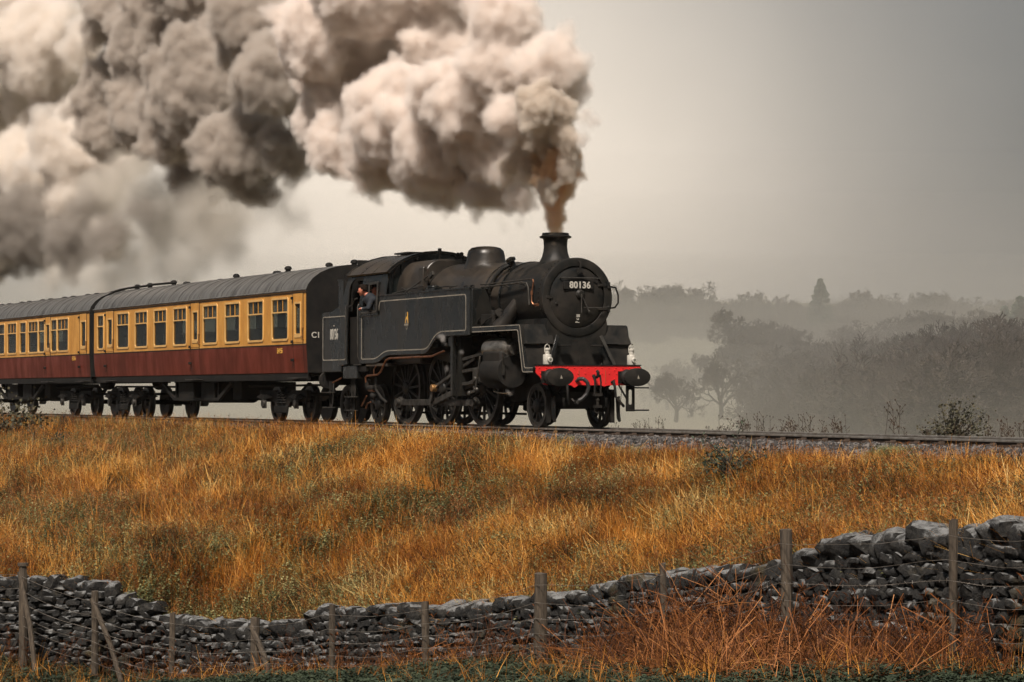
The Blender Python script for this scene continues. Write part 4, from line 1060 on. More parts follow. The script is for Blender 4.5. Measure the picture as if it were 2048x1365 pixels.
    part(MB().prism_y([(-.15, .62), (-.1, .2), (-.02, .12), (.02, .14), (-.02, .3), (-.02, .66)], s * .76 - .02, s * .76 + .02), 'rail_guard', M['under'])
# pony truck and trailing bogie frames
for xc, hl in ((-.85, .75), (-10.25, 1.55)):
    for s in (-1, 1):
        part(MB().prism_y([(xc - hl, .42), (xc + hl, .42), (xc + hl, .62), (xc + hl * .5, .80), (xc - hl * .5, .80), (xc - hl, .62)], s * .50 - .025, s * .50 + .025), 'truck_frame', M['under'], bevel=.01)
    part(MB().box(xc - hl * .6, xc + hl * .6, -.5, .5, .42, .75), 'truck_stretcher', M['under'])
for x in (-.80, -9.29, -11.21):
    for s in (-1, 1):
        part(MB().box(x - .12, x + .12, s * .62 - .1, s * .62 + .2, .36, .58) if 0 else MB().box(x - .1, x + .1, s * .42, s * .42 + .1, .36, .58), 'axle_box', M['under'])
# fire pan, pipes and injectors under the cab
part(MB().prism_y([(-8.9, .55), (-6.9, .55), (-6.6, 1.2), (-9.2, 1.2)], -.5, .5), 'ash_pan', M['under'])
part(MB().box(-10.0, -8.85, -1.28, -1.18, 1.24, 1.42), 'cab_valance', M['coachblack'])
part(MB().box(-11.5, -2.95, -.62, .62, 1.1, 1.42), 'frame_deck', M['under'], smooth=0)
part(MB().tube([(-4.40, -1.28, 1.655), (-4.62, -1.29, 1.62), (-5.05, -1.29, 1.545), (-7.45, -1.29, 1.53), (-7.62, -1.29, 1.49), (-7.95, -1.29, 1.22), (-8.12, -1.29, 1.155), (-8.75, -1.29, 1.135), (-8.84, -1.29, 1.10), (-8.86, -1.27, .98)], .024, 8), 'copper_feed_pipe', M['copper'])
part(MB().tube([(-8.35, -1.29, 1.16), (-8.34, -1.29, 1.28), (-8.22, -1.29, 1.36)], .014, 6), 'copper_branch_pipe', M['copper'])
part(MB().tube([(-10.95, -1.28, .98), (-10.35, -1.3, 1.09)], .017, 6), 'copper_branch_pipe', M['copper'])
ij = MB().cyl((-8.88, -1.22, 1.05), (-8.88, -1.22, .86), .07, n=12).cyl((-8.9, -1.2, .84), (-8.5, -1.2, .84), .075, n=12).ball((-8.6, -1.2, .66), .09, 10).cyl((-8.6, -1.2, .84), (-8.6, -1.2, .5), .04, n=10)
ij.tube([(-8.45, -1.2, 1.1), (-8.42, -1.2, .8), (-8.2, -1.15, .6), (-8.0, -1.1, .5)], .035, 8)
part(ij, 'injector', M['under'])
part(MB().cyl((-8.78, -1.22, .80), (-8.50, -1.22, .80), .045, n=10).tube([(-8.9, -1.24, .66), (-9.05, -1.24, .55), (-9.25, -1.22, .42)], .02, 6).tube([(-8.65, -1.24, .52), (-8.85, -1.24, .48), (-9.0, -1.22, .36)], .02, 6), 'injector_pipe', M['copper'])
bx = MB().box(-10.25, -9.32, -1.30, -1.0, 1.07, 1.38)
part(bx, 'sand_box', M['black'], bevel=.02)
part(MB().box(-10.42, -10.12, -1.36, -1.1, 1.385, 1.41).box(-9.45, -9.12, -1.36, -1.1, 1.385, 1.41), 'step_tread', M['steel'], bevel=.004)
sp = plate('cab_step_plate', [(-11.36, .38), (-11.14, .38), (-11.10, 1.02), (-11.38, 1.02)], [rrect(-11.29, -11.21, .46, .80, .03)], .03, lambda u, v, w: (u, -1.18 + w, v), M['under'], loco)
part(MB().box(-11.5, -11.1, -1.34, -1.14, .73, .755), 'step_tread', M['steel'], sp, bevel=.004)
part(MB().box(-11.5, -11.1, -1.34, -1.14, .36, .385), 'step_tread', M['steel'], sp, bevel=.004)
sp = plate('cab_step_plate', [(-9.92, .30), (-9.70, .30), (-9.68, 1.08), (-9.94, 1.08)], [rrect(-9.85, -9.77, .45, .75, .03)], .03, lambda u, v, w: (u, -1.2 + w, v), M['under'], loco)
part(MB().box(-10.0, -9.62, -1.36, -1.16, .62, .645), 'step_tread', M['steel'], sp, bevel=.004)
part(MB().box(-10.0, -9.62, -1.36, -1.16, .30, .325), 'step_tread', M['steel'], sp, bevel=.004)
part(MB().cyl((-9.9, 0, .9), (-8.9, 0, .9), .2, n=16), 'vacuum_cylinder', M['under'])
# two white oil lamps standing on the buffer beam -----------------------------------
def lamp(y, label):
    t = empty('oil_lamp', (-.08, y, 1.318), label, 'lamp', 'white oil lamps on the buffer beam')
    z = 1.318; x = -.08
    part(MB().lathe([(.088, 0), (.092, .01), (.090, .185), (.080, .205), (.05, .21), (.046, .29), (.056, .295), (.056, .325), (.03, .34), (.002, .345)], (x, y, z), (0, 0, 1), 20), 'body', M['whitep'], t)
    part(MB().lathe([(.055, 0), (.060, .01), (.058, .045), (.048, .055)], (x + .075, y + .015, z + .095), (1, 0, 0), 20), 'lens_ring', M['whitep'], t)
    part(MB().lathe([(.046, .03), (.04, .05), (.02, .06), (.001, .062)], (x + .075, y + .015, z + .095), (1, 0, 0), 16), 'lens', M['glass'], t)
    part(MB().tube([(x, y - .055, z + .25), (x, y - .06, z + .33), (x, y - .045, z + .39), (x, y, z + .42), (x, y + .045, z + .39), (x, y + .06, z + .33), (x, y + .055, z + .25)], .010, 6), 'handle', M['whitep'], t)
    part(MB().box(x - .05, x + .05, y - .075, y + .075, z + .19, z + .20), 'collar', M['whitep'], t)
lamp(-.90, 'white oil lamp above the near buffer')
lamp(1.08, 'white oil lamp above the far buffer')
# ================================================================== the crew
def capsule(mb, p0, p1, r0, r1, n=12):
    p0, p1 = Vector(p0), Vector(p1)
    mb.cyl(p0, p1, r0, r1, n=n); mb.ball(p0, r0, n); mb.ball(p1, r1, n)
def person(name, label, base, joints, matf, mats, voxel=.011):
    """joints: list of capsules or ellipsoids; fused into one skin"""
    mb = MB()
    for j in joints:
        if j[0] == 'c': capsule(mb, *j[1:])
        else: mb.ball(j[1], j[2], 16, s=j[3])
    ob = mb.build(name, mats, None, smooth=0)
    md = ob.modifiers.new('r', 'REMESH'); md.mode = 'VOXEL'; md.voxel_size = voxel
    ms = ob.modifiers.new('s', 'SMOOTH'); ms.factor = .5; ms.iterations = 2
    dg = bpy.context.evaluated_depsgraph_get(); dg.update()
    me = bpy.data.meshes.new_from_object(ob.evaluated_get(dg))
    me.name = name
    bpy.data.objects.remove(ob)
    me.materials.clear()
    for m in mats: me.materials.append(m)
    idx = [matf(p.center) for p in me.polygons]
    me.polygons.foreach_set('material_index', idx)
    me.polygons.foreach_set('use_smooth', [True] * len(idx))
    B = Vector(base)
    for v in me.vertices: v.co -= B
    o = bpy.data.objects.new(name, me); COL.objects.link(o); o.location = B
    return tag(o, label, 'person')
# driver leaning out of the cab side window, looking back along the train
DX = .36
H = Vector((-8.97 + DX, -1.47, 3.15)); fdir = Vector((-.62, -.76, -.18)).normalized()
side = fdir.cross(Vector((0, 0, 1))).normalized(); upv = side.cross(fdir)
def hp_(f, s, u): return tuple(H + fdir * f + side * s + upv * u)
J = [('e', tuple(H), .098, (1, 1, 1.22)), ('c', hp_(.03, 0, -.05), hp_(.055, 0, -.095), .062, .035),
     ('c', hp_(.09, 0, .012), hp_(.118, 0, -.022), .010, .016), ('c', hp_(.088, -.012, -.058), hp_(.088, .012, -.058), .012, .012),
     ('c', hp_(.085, -.03, .03), hp_(.085, .03, .03), .012, .012),
     ('c', hp_(-.01, .097, .01), hp_(-.01, .10, -.03), .016, .012), ('c', hp_(-.01, -.097, .01), hp_(-.01, -.10, -.03), .016, .012),
     ('c', tuple(H + Vector((.03, .04, -.07))), (-8.86 + DX, -1.33, 2.98), .055, .065),
     ('c', (-8.86 + DX, -1.32, 2.94), (-8.78 + DX, -1.16, 2.60), .15, .17), ('c', (-8.96 + DX, -1.38, 2.92), (-8.72 + DX, -1.30, 2.92), .09, .09),
     ('c', (-8.78 + DX, -1.16, 2.60), (-8.72 + DX, -1.02, 2.32), .17, .15), ('c', (-8.80 + DX, -1.02, 2.3), (-8.82 + DX, -.95, 1.9), .095, .07), ('c', (-8.64 + DX, -1.02, 2.3), (-8.60 + DX, -.95, 1.9), .095, .07),
     ('c', (-8.82 + DX, -.95, 1.9), (-8.82 + DX, -.98, 1.5), .065, .05), ('c', (-8.60 + DX, -.95, 1.9), (-8.60 + DX, -.98, 1.5), .065, .05), ('c', (-8.82 + DX, -1.0, 1.46), (-8.86 + DX, -1.15, 1.45), .04, .035), ('c', (-8.6 + DX, -1.0, 1.46), (-8.62 + DX, -1.15, 1.45), .04, .035),
     ('c', (-8.70 + DX, -1.36, 2.90), (-8.66 + DX, -1.45, 2.72), .070, .058), ('c', (-8.66 + DX, -1.45, 2.72), (-8.93 + DX, -1.47, 2.70), .056, .040), ('c', (-8.93 + DX, -1.47, 2.70), (-9.00 + DX, -1.47, 2.715), .030, .030),
     ('c', (-8.98 + DX, -1.30, 2.88), (-9.02 + DX, -1.22, 2.7), .065, .055), ('c', (-9.02 + DX, -1.22, 2.7), (-9.14 + DX, -1.36, 2.74), .05, .036)]
hb_ = Vector((-9.04 + DX, -1.47, 2.72))
J.append(('e', tuple(hb_), .042, (1.1, .9, .55)))
for k, (dy, l) in enumerate(((-.032, .060), (-.011, .072), (.011, .068), (.032, .052))):
    a = hb_ + Vector((-.028, dy, .0)); b = a + Vector((-l * .6, dy * .15, -.012)); c = b + Vector((-l * .25, 0, -l * .45))
    J.append(('c', tuple(a), tuple(b), .0105, .0095)); J.append(('c', tuple(b), tuple(c), .0095, .008))
J.append(('c', tuple(hb_ + Vector((.0, -.03, 0))), tuple(hb_ + Vector((-.03, -.062, -.02))), .012, .0095))
def mf(c):
    if (c - H).length < .155 and c.z > 2.995: return 0
    if c.x < -8.965 + DX and c.y < -1.40 and c.z < 2.78: return 2 if c.x > -8.992 + DX else 0
    return 1
drv = person('person', 'train driver with short dark hair in a navy jacket leaning out of the cab window', (-8.8 + DX, -1.15, 1.45), J, mf, [M['skin'], M['jacket'], M['cuff']])
hm = MB(); hm.ball((0, 0, 0), .106, 16, s=(1, 1, 1.22))
vs = []
R3 = Matrix((fdir, side, upv)).transposed()
keep = []
for v in hm.v:
    p = Vector(v); vs.append(H + p * 1.0)
hm.v = [tuple(v) for v in vs]
hm.f = [f for f in hm.f if all(((Vector(hm.v[i]) - H).dot(upv) > (.065 if (Vector(hm.v[i]) - H).dot(fdir) > .035 else (.0 if (Vector(hm.v[i]) - H).dot(fdir) > -.02 else -.07))) for i in f)]
hm.m = [0] * len(hm.f)
hr_ = MB(); hr_.v, hr_.f, hr_.m = hm.v, hm.f, hm.m
hair = hr_.build('hair', M['hair'], drv, smooth=60)
sd_ = hair.modifiers.new('thick', 'SOLIDIFY'); sd_.thickness = .018; sd_.offset = 1
ey = MB()
for s in (-1, 1): ey.ball(hp_(.086, s * .034, .012), .0115, 8)
ey.build('eyes', M['hair'], drv)
# fireman standing inside the cab behind the front half of the window
EX, EY = -.63, -.24
H2 = Vector((-8.25 + EX, -.75 + EY, 3.18))
J2 = [('e', tuple(H2), .098, (1, 1, 1.22)), ('c', (-8.29 + EX, -.80 + EY, 3.12), (-8.31 + EX, -.82 + EY, 3.08), .06, .036), ('c', (-8.33 + EX, -.83 + EY, 3.19), (-8.36 + EX, -.86 + EY, 3.155), .011, .015),
      ('c', (-8.25 + EX, -.74 + EY, 3.08), (-8.22 + EX, -.72 + EY, 2.95), .055, .065), ('c', (-8.22 + EX, -.72 + EY, 2.90), (-8.22 + EX, -.70 + EY, 2.5), .16, .16), ('c', (-8.38 + EX, -.76 + EY, 2.9), (-8.05 + EX, -.68 + EY, 2.9), .085, .085),
      ('c', (-8.22 + EX, -.70 + EY, 2.5), (-8.22 + EX, -.70 + EY, 2.3), .16, .15), ('c', (-8.30 + EX, -.7 + EY, 2.3), (-8.30 + EX, -.7 + EY, 1.5), .09, .05), ('c', (-8.13 + EX, -.7 + EY, 2.3), (-8.13 + EX, -.7 + EY, 1.5), .09, .05),
      ('c', (-8.40 + EX, -.78 + EY, 2.88), (-8.46 + EX, -.80 + EY, 2.58), .06, .05), ('c', (-8.46 + EX, -.80 + EY, 2.58), (-8.40 + EX, -.84 + EY, 2.42), .05, .035), ('c', (-8.03 + EX, -.68 + EY, 2.88), (-8.0 + EX, -.66 + EY, 2.55), .06, .05), ('c', (-8.0 + EX, -.66 + EY, 2.55), (-8.1 + EX, -.78 + EY, 2.42), .05, .035)]
for hx, hy in ((-8.39 + EX, -.86 + EY), (-8.12 + EX, -.80 + EY)):
    J2.append(('e', (hx, hy, 2.42), .04, (1, 1.1, .6)))
    for k in range(4): J2.append(('c', (hx - .025 + .017 * k, hy - .03, 2.42), (hx - .025 + .017 * k, hy - .075, 2.39), .010, .008))
    J2.append(('c', (hx + .03, hy, 2.42), (hx + .055, hy - .03, 2.40), .011, .009))
def mf2(c):
    if (c - H2).length < .15 and c.z > 3.03: return 0
    if c.z < 2.46 and c.y < -.85 + EY: return 0
    return 1
frm = person('person', 'second crewman in a pale shirt and dark cap standing inside the cab behind the window', (-8.22 + EX, -.7 + EY, 1.45), J2, mf2, [M['skin'], M['cuff'], M['cuff']], voxel=.013)
MB().lathe([(.11, 0), (.125, .03), (.128, .055), (.10, .075), (.002, .08)], (H2.x, H2.y, H2.z + .05), (0, 0, 1), 20).box(H2.x - .17, H2.x - .02, H2.y - .13, H2.y + .02, H2.z + .045, H2.z + .058).build('cap', M['hair'], frm)
# ================================================================== dry stone wall
def stone_mat():
    m = bpy.data.materials.new('lichen_highlight_stone'); m.use_nodes = True
    nt = m.node_tree; N = nt.nodes; L = nt.links; b = N['Principled BSDF']
    b.inputs['Roughness'].default_value = .88
    tc = N.new('ShaderNodeTexCoord'); oi = N.new('ShaderNodeObjectInfo'); geo = N.new('ShaderNodeNewGeometry')
    n1 = N.new('ShaderNodeTexNoise'); n1.inputs['Scale'].default_value = 7; n1.inputs['Detail'].default_value = 8; n1.inputs['Roughness'].default_value = .7
    L.new(geo.outputs['Position'], n1.inputs['Vector'])
    r1 = N.new('ShaderNodeValToRGB'); e = r1.color_ramp.elements
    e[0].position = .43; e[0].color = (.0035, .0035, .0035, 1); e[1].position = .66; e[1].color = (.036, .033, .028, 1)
    L.new(n1.outputs['Fac'], r1.inputs[0])
    n2 = N.new('ShaderNodeTexNoise'); n2.inputs['Scale'].default_value = 8.5; n2.inputs['Detail'].default_value = 10; n2.inputs['Roughness'].default_value = .75
    L.new(geo.outputs['Position'], n2.inputs['Vector'])
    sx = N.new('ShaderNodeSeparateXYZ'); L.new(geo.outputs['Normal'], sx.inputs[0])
    up = N.new('ShaderNodeMath'); up.operation = 'MULTIPLY_ADD'; up.inputs[1].default_value = .36; L.new(sx.outputs['Z'], up.inputs[0]); L.new(n2.outputs['Fac'], up.inputs[2])  # upward faces turn paler: lichen plus a highlight painted into the colour
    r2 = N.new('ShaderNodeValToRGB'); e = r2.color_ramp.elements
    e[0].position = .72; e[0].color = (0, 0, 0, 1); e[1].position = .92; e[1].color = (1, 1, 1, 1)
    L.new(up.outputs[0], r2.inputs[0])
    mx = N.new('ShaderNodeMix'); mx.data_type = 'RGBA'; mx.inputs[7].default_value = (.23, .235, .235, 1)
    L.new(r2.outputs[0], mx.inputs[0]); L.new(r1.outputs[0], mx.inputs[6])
    mo = N.new('ShaderNodeTexNoise'); mo.inputs['Scale'].default_value = 1.3; mo.inputs['Detail'].default_value = 5; L.new(geo.outputs['Position'], mo.inputs['Vector'])
    r3 = N.new('ShaderNodeValToRGB'); e = r3.color_ramp.elements; e[0].position = .60; e[0].color = (0, 0, 0, 1); e[1].position = .72; e[1].color = (.8, .8, .8, 1)
    L.new(mo.outputs['Fac'], r3.inputs[0])
    m2 = N.new('ShaderNodeMix'); m2.data_type = 'RGBA'; m2.inputs[7].default_value = (.075, .055, .018, 1)
    L.new(r3.outputs[0], m2.inputs[0]); L.new(mx.outputs[2], m2.inputs[6]); L.new(m2.outputs[2], b.inputs['Base Color'])
    nb = N.new('ShaderNodeTexNoise'); nb.inputs['Scale'].default_value = 9; nb.inputs['Detail'].default_value = 9; nb.inputs['Roughness'].default_value = .68; L.new(geo.outputs['Position'], nb.inputs['Vector'])
    bp = N.new('ShaderNodeBump'); bp.inputs['Strength'].default_value = 1.0; bp.inputs['Distance'].default_value = .09
    L.new(nb.outputs['Fac'], bp.inputs['Height']); L.new(bp.outputs[0], b.inputs['Normal'])
    return m
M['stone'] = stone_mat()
def rock(seed, jag=.16, cuts=1):
    """angular block in a unit box, 48 triangles"""
    bm = bmesh.new(); bmesh.ops.create_cube(bm, size=1.0)
    bmesh.ops.subdivide_edges(bm, edges=bm.edges, cuts=cuts, use_grid_fill=True)
    rr = random.Random(seed)
    for v in bm.verts:
        s = 1.0 if max(abs(v.co.x), abs(v.co.y), abs(v.co.z)) < .01 else 1.0
        k = (abs(v.co.x) > .4) + (abs(v.co.y) > .4) + (abs(v.co.z) > .4)
        v.co *= {3: .82, 2: .95, 1: 1.08}.get(k, 1)
        if cuts > 1: v.co += Vector([noise.noise(v.co * 2.1 + Vector((seed * 5.3, q_ * 9.1, 0))) for q_ in range(3)]) * .20
        v.co += Vector([rr.uniform(-jag, jag) for _ in range(3)]) * (.8 if k > 1 else .45) * (1 if cuts == 1 else .42)
    me = bpy.data.meshes.new('stone'); bm.to_mesh(me); bm.free()
    me.materials.append(M['stone'])
    me.polygons.foreach_set('use_smooth', [True] * len(me.polygons)); me.set_sharp_from_angle(angle=rad(52))
    return me
ROCKS = [rock(i) for i in range(12)]
COPES = [rock(30 + i, cuts=2) for i in range(12)]
wall = empty('dry_stone_wall', (14, -8.4, -3.2), 'long dry stone wall of dark lichened stones, highlights painted on their tops, with leaning cope stones, below the grassy bank', 'stone wall')
WL = wloc(wall)
# centre line points by arc length
line = []
x = -6.0
while x < 41: line.append((x, wallat(x)[0])); x += .05
def wall_dir(x):
    a, b = wallat(x - .3), wallat(x + .3)
    return Vector((.6, b[0] - a[0], 0)).normalized()
core = MB()
xs = seq([(-9, 41, .5)])
vs = []
for x in xs:
    y, t, b = wallat(x); nrm = Vector((-wall_dir(x).y, wall_dir(x).x, 0)); b = min(b, terrain(x, y - .9)) - .2
    for off, z in ((-.16, b), (-.10, t - .22), (.16, t - .22), (.20, b)):
        p = Vector((x, y, z)) + nrm * off; vs.append(tuple(p))
core.add(vs, [(i * 4 + j, i * 4 + (j + 1) % 4, (i + 1) * 4 + (j + 1) % 4, (i + 1) * 4 + j) for i in range(len(xs) - 1) for j in range(4)])
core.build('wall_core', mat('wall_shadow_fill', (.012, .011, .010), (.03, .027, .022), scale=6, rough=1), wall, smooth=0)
placed = []
rr = random.Random(21)
x = -5.8
while x < 30.5:          # courses
    y, t, b0 = wallat(x)
    x += .001
    break
course_h = .135
for c in range(17):
    x = -8.8 + rr.uniform(0, .3)
    while x < 40.5:
        y, t, b = wallat(x)
        near = .80 + .18 * sstep(12, 26, x)
        w = rr.uniform(.12, .38) * near
        h = course_h * near * rr.uniform(.8, 1.25)
        d = wall_dir(x); nrm = Vector((-d.y, d.x, 0))
        z = t - .20 * near - (c + .5) * course_h * near * 1.02 + noise.noise(Vector((x * .8, c, 2))) * .04
        if z > b - .35:
            off = -.12 - .012 * c - rr.uniform(0, .025)
            p = Vector((x + w / 2, wallat(x + w / 2)[0], z)) + nrm * off
            placed.append((p, (w * .98, rr.uniform(.22, .32), h * 1.02), math.atan2(d.y, d.x) + rr.uniform(-.08, .08), rr.uniform(-.10, .10), rr.uniform(-.05, .05), False))
        x += w * .96
x = -8.8
while x < 40.5:          # cope
    near = .85 + .25 * sstep(12, 26, x)
    w = rr.uniform(.16, .42) * near; h = rr.uniform(.20, .36) * near
    y, t, b = wallat(x + w / 2); d = wall_dir(x)
    p = Vector((x + w / 2, y, t - h * .42 + rr.uniform(-.05, .06)))
    placed.append((p, (w * 1.05, rr.uniform(.42, .55), h), math.atan2(d.y, d.x) + rr.uniform(-.25, .25), rr.uniform(-.35, .35), rr.uniform(-.2, .2), True))
    x += w * .86
def show_size(s):
    D = max(5, depth_of(s[0].x, s[0].y)); px = F / D
    vis = 1 if abs(((s[0] - CAMP).dot(ROT @ Vector((1, 0, 0)))) / D) < .2 else 0
    low = (s[0].z - CAMP.z) / D < -.113
    return vis * (s[1][0] * s[1][2]) * px * px * (0 if low else 1) * (1.5 if s[5] else 1)
order = sorted(range(len(placed)), key=lambda i: -show_size(placed[i]))
for i in order[:300]:
    p, sz, rz, ry, rx, cope = placed[i]
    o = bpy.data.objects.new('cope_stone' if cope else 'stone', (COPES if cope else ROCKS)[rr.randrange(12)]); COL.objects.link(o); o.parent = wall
    o.location = p - WL; o.scale = sz; o.rotation_euler = (rx, ry, rz)
vs = []; fs = []
for i in order[300:]:
    p, sz, rz, ry, rx, cope = placed[i]
    me = (COPES if cope else ROCKS)[rr.randrange(12)]
    from mathutils import Euler
    Mx = Matrix.LocRotScale(p - WL, Euler((rx, ry, rz)), Vector(sz))
    k = len(vs); vs.extend([tuple(Mx @ v.co) for v in me.vertices]); fs.extend([tuple(q + k for q in pl.vertices) for pl in me.polygons])
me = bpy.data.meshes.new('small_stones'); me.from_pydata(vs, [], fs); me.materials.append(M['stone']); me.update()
me.polygons.foreach_set('use_smooth', [True] * len(me.polygons)); me.set_sharp_from_angle(angle=rad(52))
o = bpy.data.objects.new('small_stones', me); COL.objects.link(o); o.parent = wall; o['kind'] = 'stuff'
# ================================================================== post and wire fence
fence = empty('wire_fence', (14, -9.6, -3.3), 'old post and wire fence with weathered wooden posts in front of the stone wall', 'fence')
FL = wloc(fence)
# px, top, D, width m, leaning brace (dx px at the foot) or None
POSTS = [(-230, 1120, 46.5, .12, None), (46, 1130, 44.6, .15, 28), (190, 1183, 44.0, .12, 62), (345, 1226, 43.0, .10, None), (510, 1236, 41.5, .15, 38), (665, 1209, 39.7, .10, None), (850, 1203, 37.8, .11, None),
         (1082, 1147, 35.9, .185, None), (1325, 1127, 33.6, .09, None), (1572, 1060, 30.8, .155, None), (1907, 1040, 27.2, .092, None), (2140, 1040, 25.2, .10, None), (2480, 1050, 23.4, .11, None)]
tops = []
for px, ty, D, wd, br in POSTS:
    p = at(px, ty, D); zg = terrain(p.x, p.y) - .25
    mb = MB(); rr2 = random.Random(px); n = 9
    rings = 6; vs = []
    lean = Vector((rr2.uniform(-.06, .06), rr2.uniform(-.03, .03)))
    for k in range(rings):
        t = k / (rings - 1); z = lerp(zg, p.z, t)
        for i in range(n):
            a = 2 * math.pi * i / n
            r = wd / 2 * (1.05 - .1 * t) * (1 + noise.noise(Vector((math.cos(a) * 1.3, math.sin(a) * 1.3, z * 2 + px))) * .22)
            vs.append((p.x + lean.x * (1 - t) + r * math.cos(a), p.y + lean.y * (1 - t) + r * math.sin(a), z + (rr2.uniform(-.012, .012) if k == rings - 1 else 0)))
    mb.add(vs, [(k * n + i, k * n + (i + 1) % n, (k + 1) * n + (i + 1) % n, (k + 1) * n + i) for k in range(rings - 1) for i in range(n)] + [tuple(range((rings - 1) * n, rings * n))])
    po = mb.build('post', M['wood'], fence, smooth=30)
    tops.append((p, zg))
    if br:
        q = at(px + br, ty + 150, D - .5); q.z = terrain(q.x, q.y) - .1
        MB().tube([p - Vector((0, .06, .12)), (p + q) / 2, q], .045, 7).build('brace', M['wood'], fence)
    if px in (46,):
        MB().cyl((p.x, p.y, p.z - .02), (p.x, p.y, p.z + .03), wd * .62, n=10).build('post_cap', M['wood'], fence)
hs_ = (.16, .40, .62, .82, 1.0, 1.16)
for k, hh in enumerate(hs_):
    pts = []
    for (p, zg), (q, zq) in zip(tops, tops[1:]):
        for i in range(8):
            t = i / 8; a = p.lerp(q, t)
            sag = .05 * math.sin(math.pi * t) * (1 + .5 * (k % 2))
            frac = lerp(min(1, (p.z - zg - .25) / 1.35), min(1, (q.z - zq - .25) / 1.35), t)
            pts.append(Vector((a.x, a.y, a.z - hh * frac - sag + noise.noise(Vector((a.x * 1.5, k * 3, 0))) * .02)) + Vector((.0, -.09, 0)))
    MB().tube(pts, 0.0032 if k != 2 else .0045, 4).build('wire', M['wire'], fence, smooth=60)
# barbs on the two upper wires
bb = MB()
for (p, zg), (q, zq) in zip(tops, tops[1:]):
    nn = int((p - q).length / .14)
    for i in range(nn):
        a = p.lerp(q, i / nn); sag = .05 * math.sin(math.pi * i / nn)
        frac = lerp(min(1, (p.z - zg - .25) / 1.35), min(1, (q.z - zq - .25) / 1.35), i / nn)
        c = Vector((a.x, a.y - .09, a.z - .62 * frac - sag + noise.noise(Vector((a.x * 1.5, 6, 0))) * .02))
        d = Vector((rr.uniform(-1, 1), rr.uniform(-1, 1), rr.uniform(-1, 1))).normalized() * .022
        bb.cyl(c - d, c + d, .003, n=3)
bo = bb.build('barbs', M['wire'], fence, smooth=0, kind='stuff')
# ================================================================== vegetation of the bank
M['straw'] = veg('dry_grass', [(.036, .016, .006), (.23, .080, .013), (.62, .250, .036), (.82, .43, .09), (.86, .62, .26)], trans=.3)
M['leafy'] = veg('green_leaves', [(.030, .042, .020), (.090, .100, .042), (.20, .205, .085), (.42, .39, .18)], trans=.3)
M['rust'] = veg('rusty_stems', [(.035, .014, .007), (.14, .046, .013), (.34, .125, .034), (.56, .29, .12)], trans=.15)
def mesh_of(name, vs, fs, m):
    me = bpy.data.meshes.new(name); me.from_pydata([tuple(v) for v in vs], [], fs); me.materials.append(m); me.update(); return me
def blade(vs, fs, rr, base, h, lean, w, seg=3, droop=.3):
    a = rr.uniform(0, 6.283); d = Vector((math.cos(a), math.sin(a), 0)); s = Vector((-d.y, d.x, 0)); k = len(vs)
    for i in range(seg + 1):
        t = i / seg; q = base + d * (lean * t * t * h) + Vector((0, 0, h * (t - droop * lean * t * t)))
        ww = w * (1 - t * .85) / 2
        vs.append(q - s * ww); vs.append(q + s * ww)
    for i in range(seg): fs.append((k + 2 * i, k + 2 * i + 1, k + 2 * i + 3, k + 2 * i + 2))
def clump_straw(seed, n=11, h0=.36, h1=.90, spread=.10, w=.014):
    rr = random.Random(seed); vs = []; fs = []
    for i in range(n):
        blade(vs, fs, rr, Vector((rr.gauss(0, spread), rr.gauss(0, spread), 0)), rr.uniform(h0, h1), rr.uniform(.05, .8), rr.uniform(.6, 1.3) * w)
    return mesh_of('straw', vs, fs, M['straw'])
def leaf(vs, fs, rr, c, d, l, w):
    d = d.normalized(); s = d.cross(Vector((rr.uniform(-.3, .3), rr.uniform(-.3, .3), 1))).normalized(); k = len(vs)
    vs += [c, c + d * l * .5 + s * w / 2 + Vector((0, 0, .15 * l)), c + d * l, c + d * l * .5 - s * w / 2 + Vector((0, 0, .15 * l))]
    fs += [(k, k + 1, k + 2), (k, k + 2, k + 3)]
def clump_leafy(seed, stems=4, h=.66, ll=.064, m=None):
    rr = random.Random(seed); vs = []; fs = []
    for i in range(stems):
        b = Vector((rr.gauss(0, .09), rr.gauss(0, .09), 0)); hh = h * rr.uniform(.6, 1.1); ln = Vector((rr.uniform(-.3, .3), rr.uniform(-.3, .3), 1))
        blade(vs, fs, rr, b, hh, .2, .008)
        for k in range(11):
            t = .25 + .75 * k / 11; a = rr.uniform(0, 6.28); c = b + ln * hh * t * .95
            leaf(vs, fs, rr, c, Vector((math.cos(a), math.sin(a), rr.uniform(-.2, .5))), ll * rr.uniform(.6, 1.3) * (1.25 - .5 * t), ll * .55)
    return mesh_of('leafy', vs, fs, m or M['leafy'])
def clump_rust(seed, n=7, h=.75):
    rr = random.Random(seed); vs = []; fs = []
    for i in range(n):
        b = Vector((rr.gauss(0, .09), rr.gauss(0, .09), 0)); hh = h * rr.uniform(.5, 1.15)
        blade(vs, fs, rr, b, hh, rr.uniform(0, .35), .010, seg=2)
        for k in range(5):
            t = rr.uniform(.45, 1.0); a = rr.uniform(0, 6.28)
            leaf(vs, fs, rr, b + Vector((0, 0, hh * t)), Vector((math.cos(a), math.sin(a), .8)), rr.uniform(.03, .10), .010)
    return mesh_of('rust', vs, fs, M['rust'])
def in_view(x, y, z, mx=280, top=None):
    d = Vector((x, y, z)) - CAMP; dd = d.dot(FW)
    if dd < 12: return False
    px = 1024 + F * d.dot(ROT @ Vector((1, 0, 0))) / dd; py = 682.5 - F * d.dot(ROT @ Vector((0, 1, 0))) / dd
    return -mx < px < 2048 + mx and py < 1365 + 110
def newA(): return {k: [] for k in ('rx', 'ry', 'rz', 'sc', 'tint', 'idx')}
def clampf(v): return max(0.0, min(1.0, v))
RX_ = ROT @ Vector((1, 0, 0)); RY_ = ROT @ Vector((0, 1, 0))
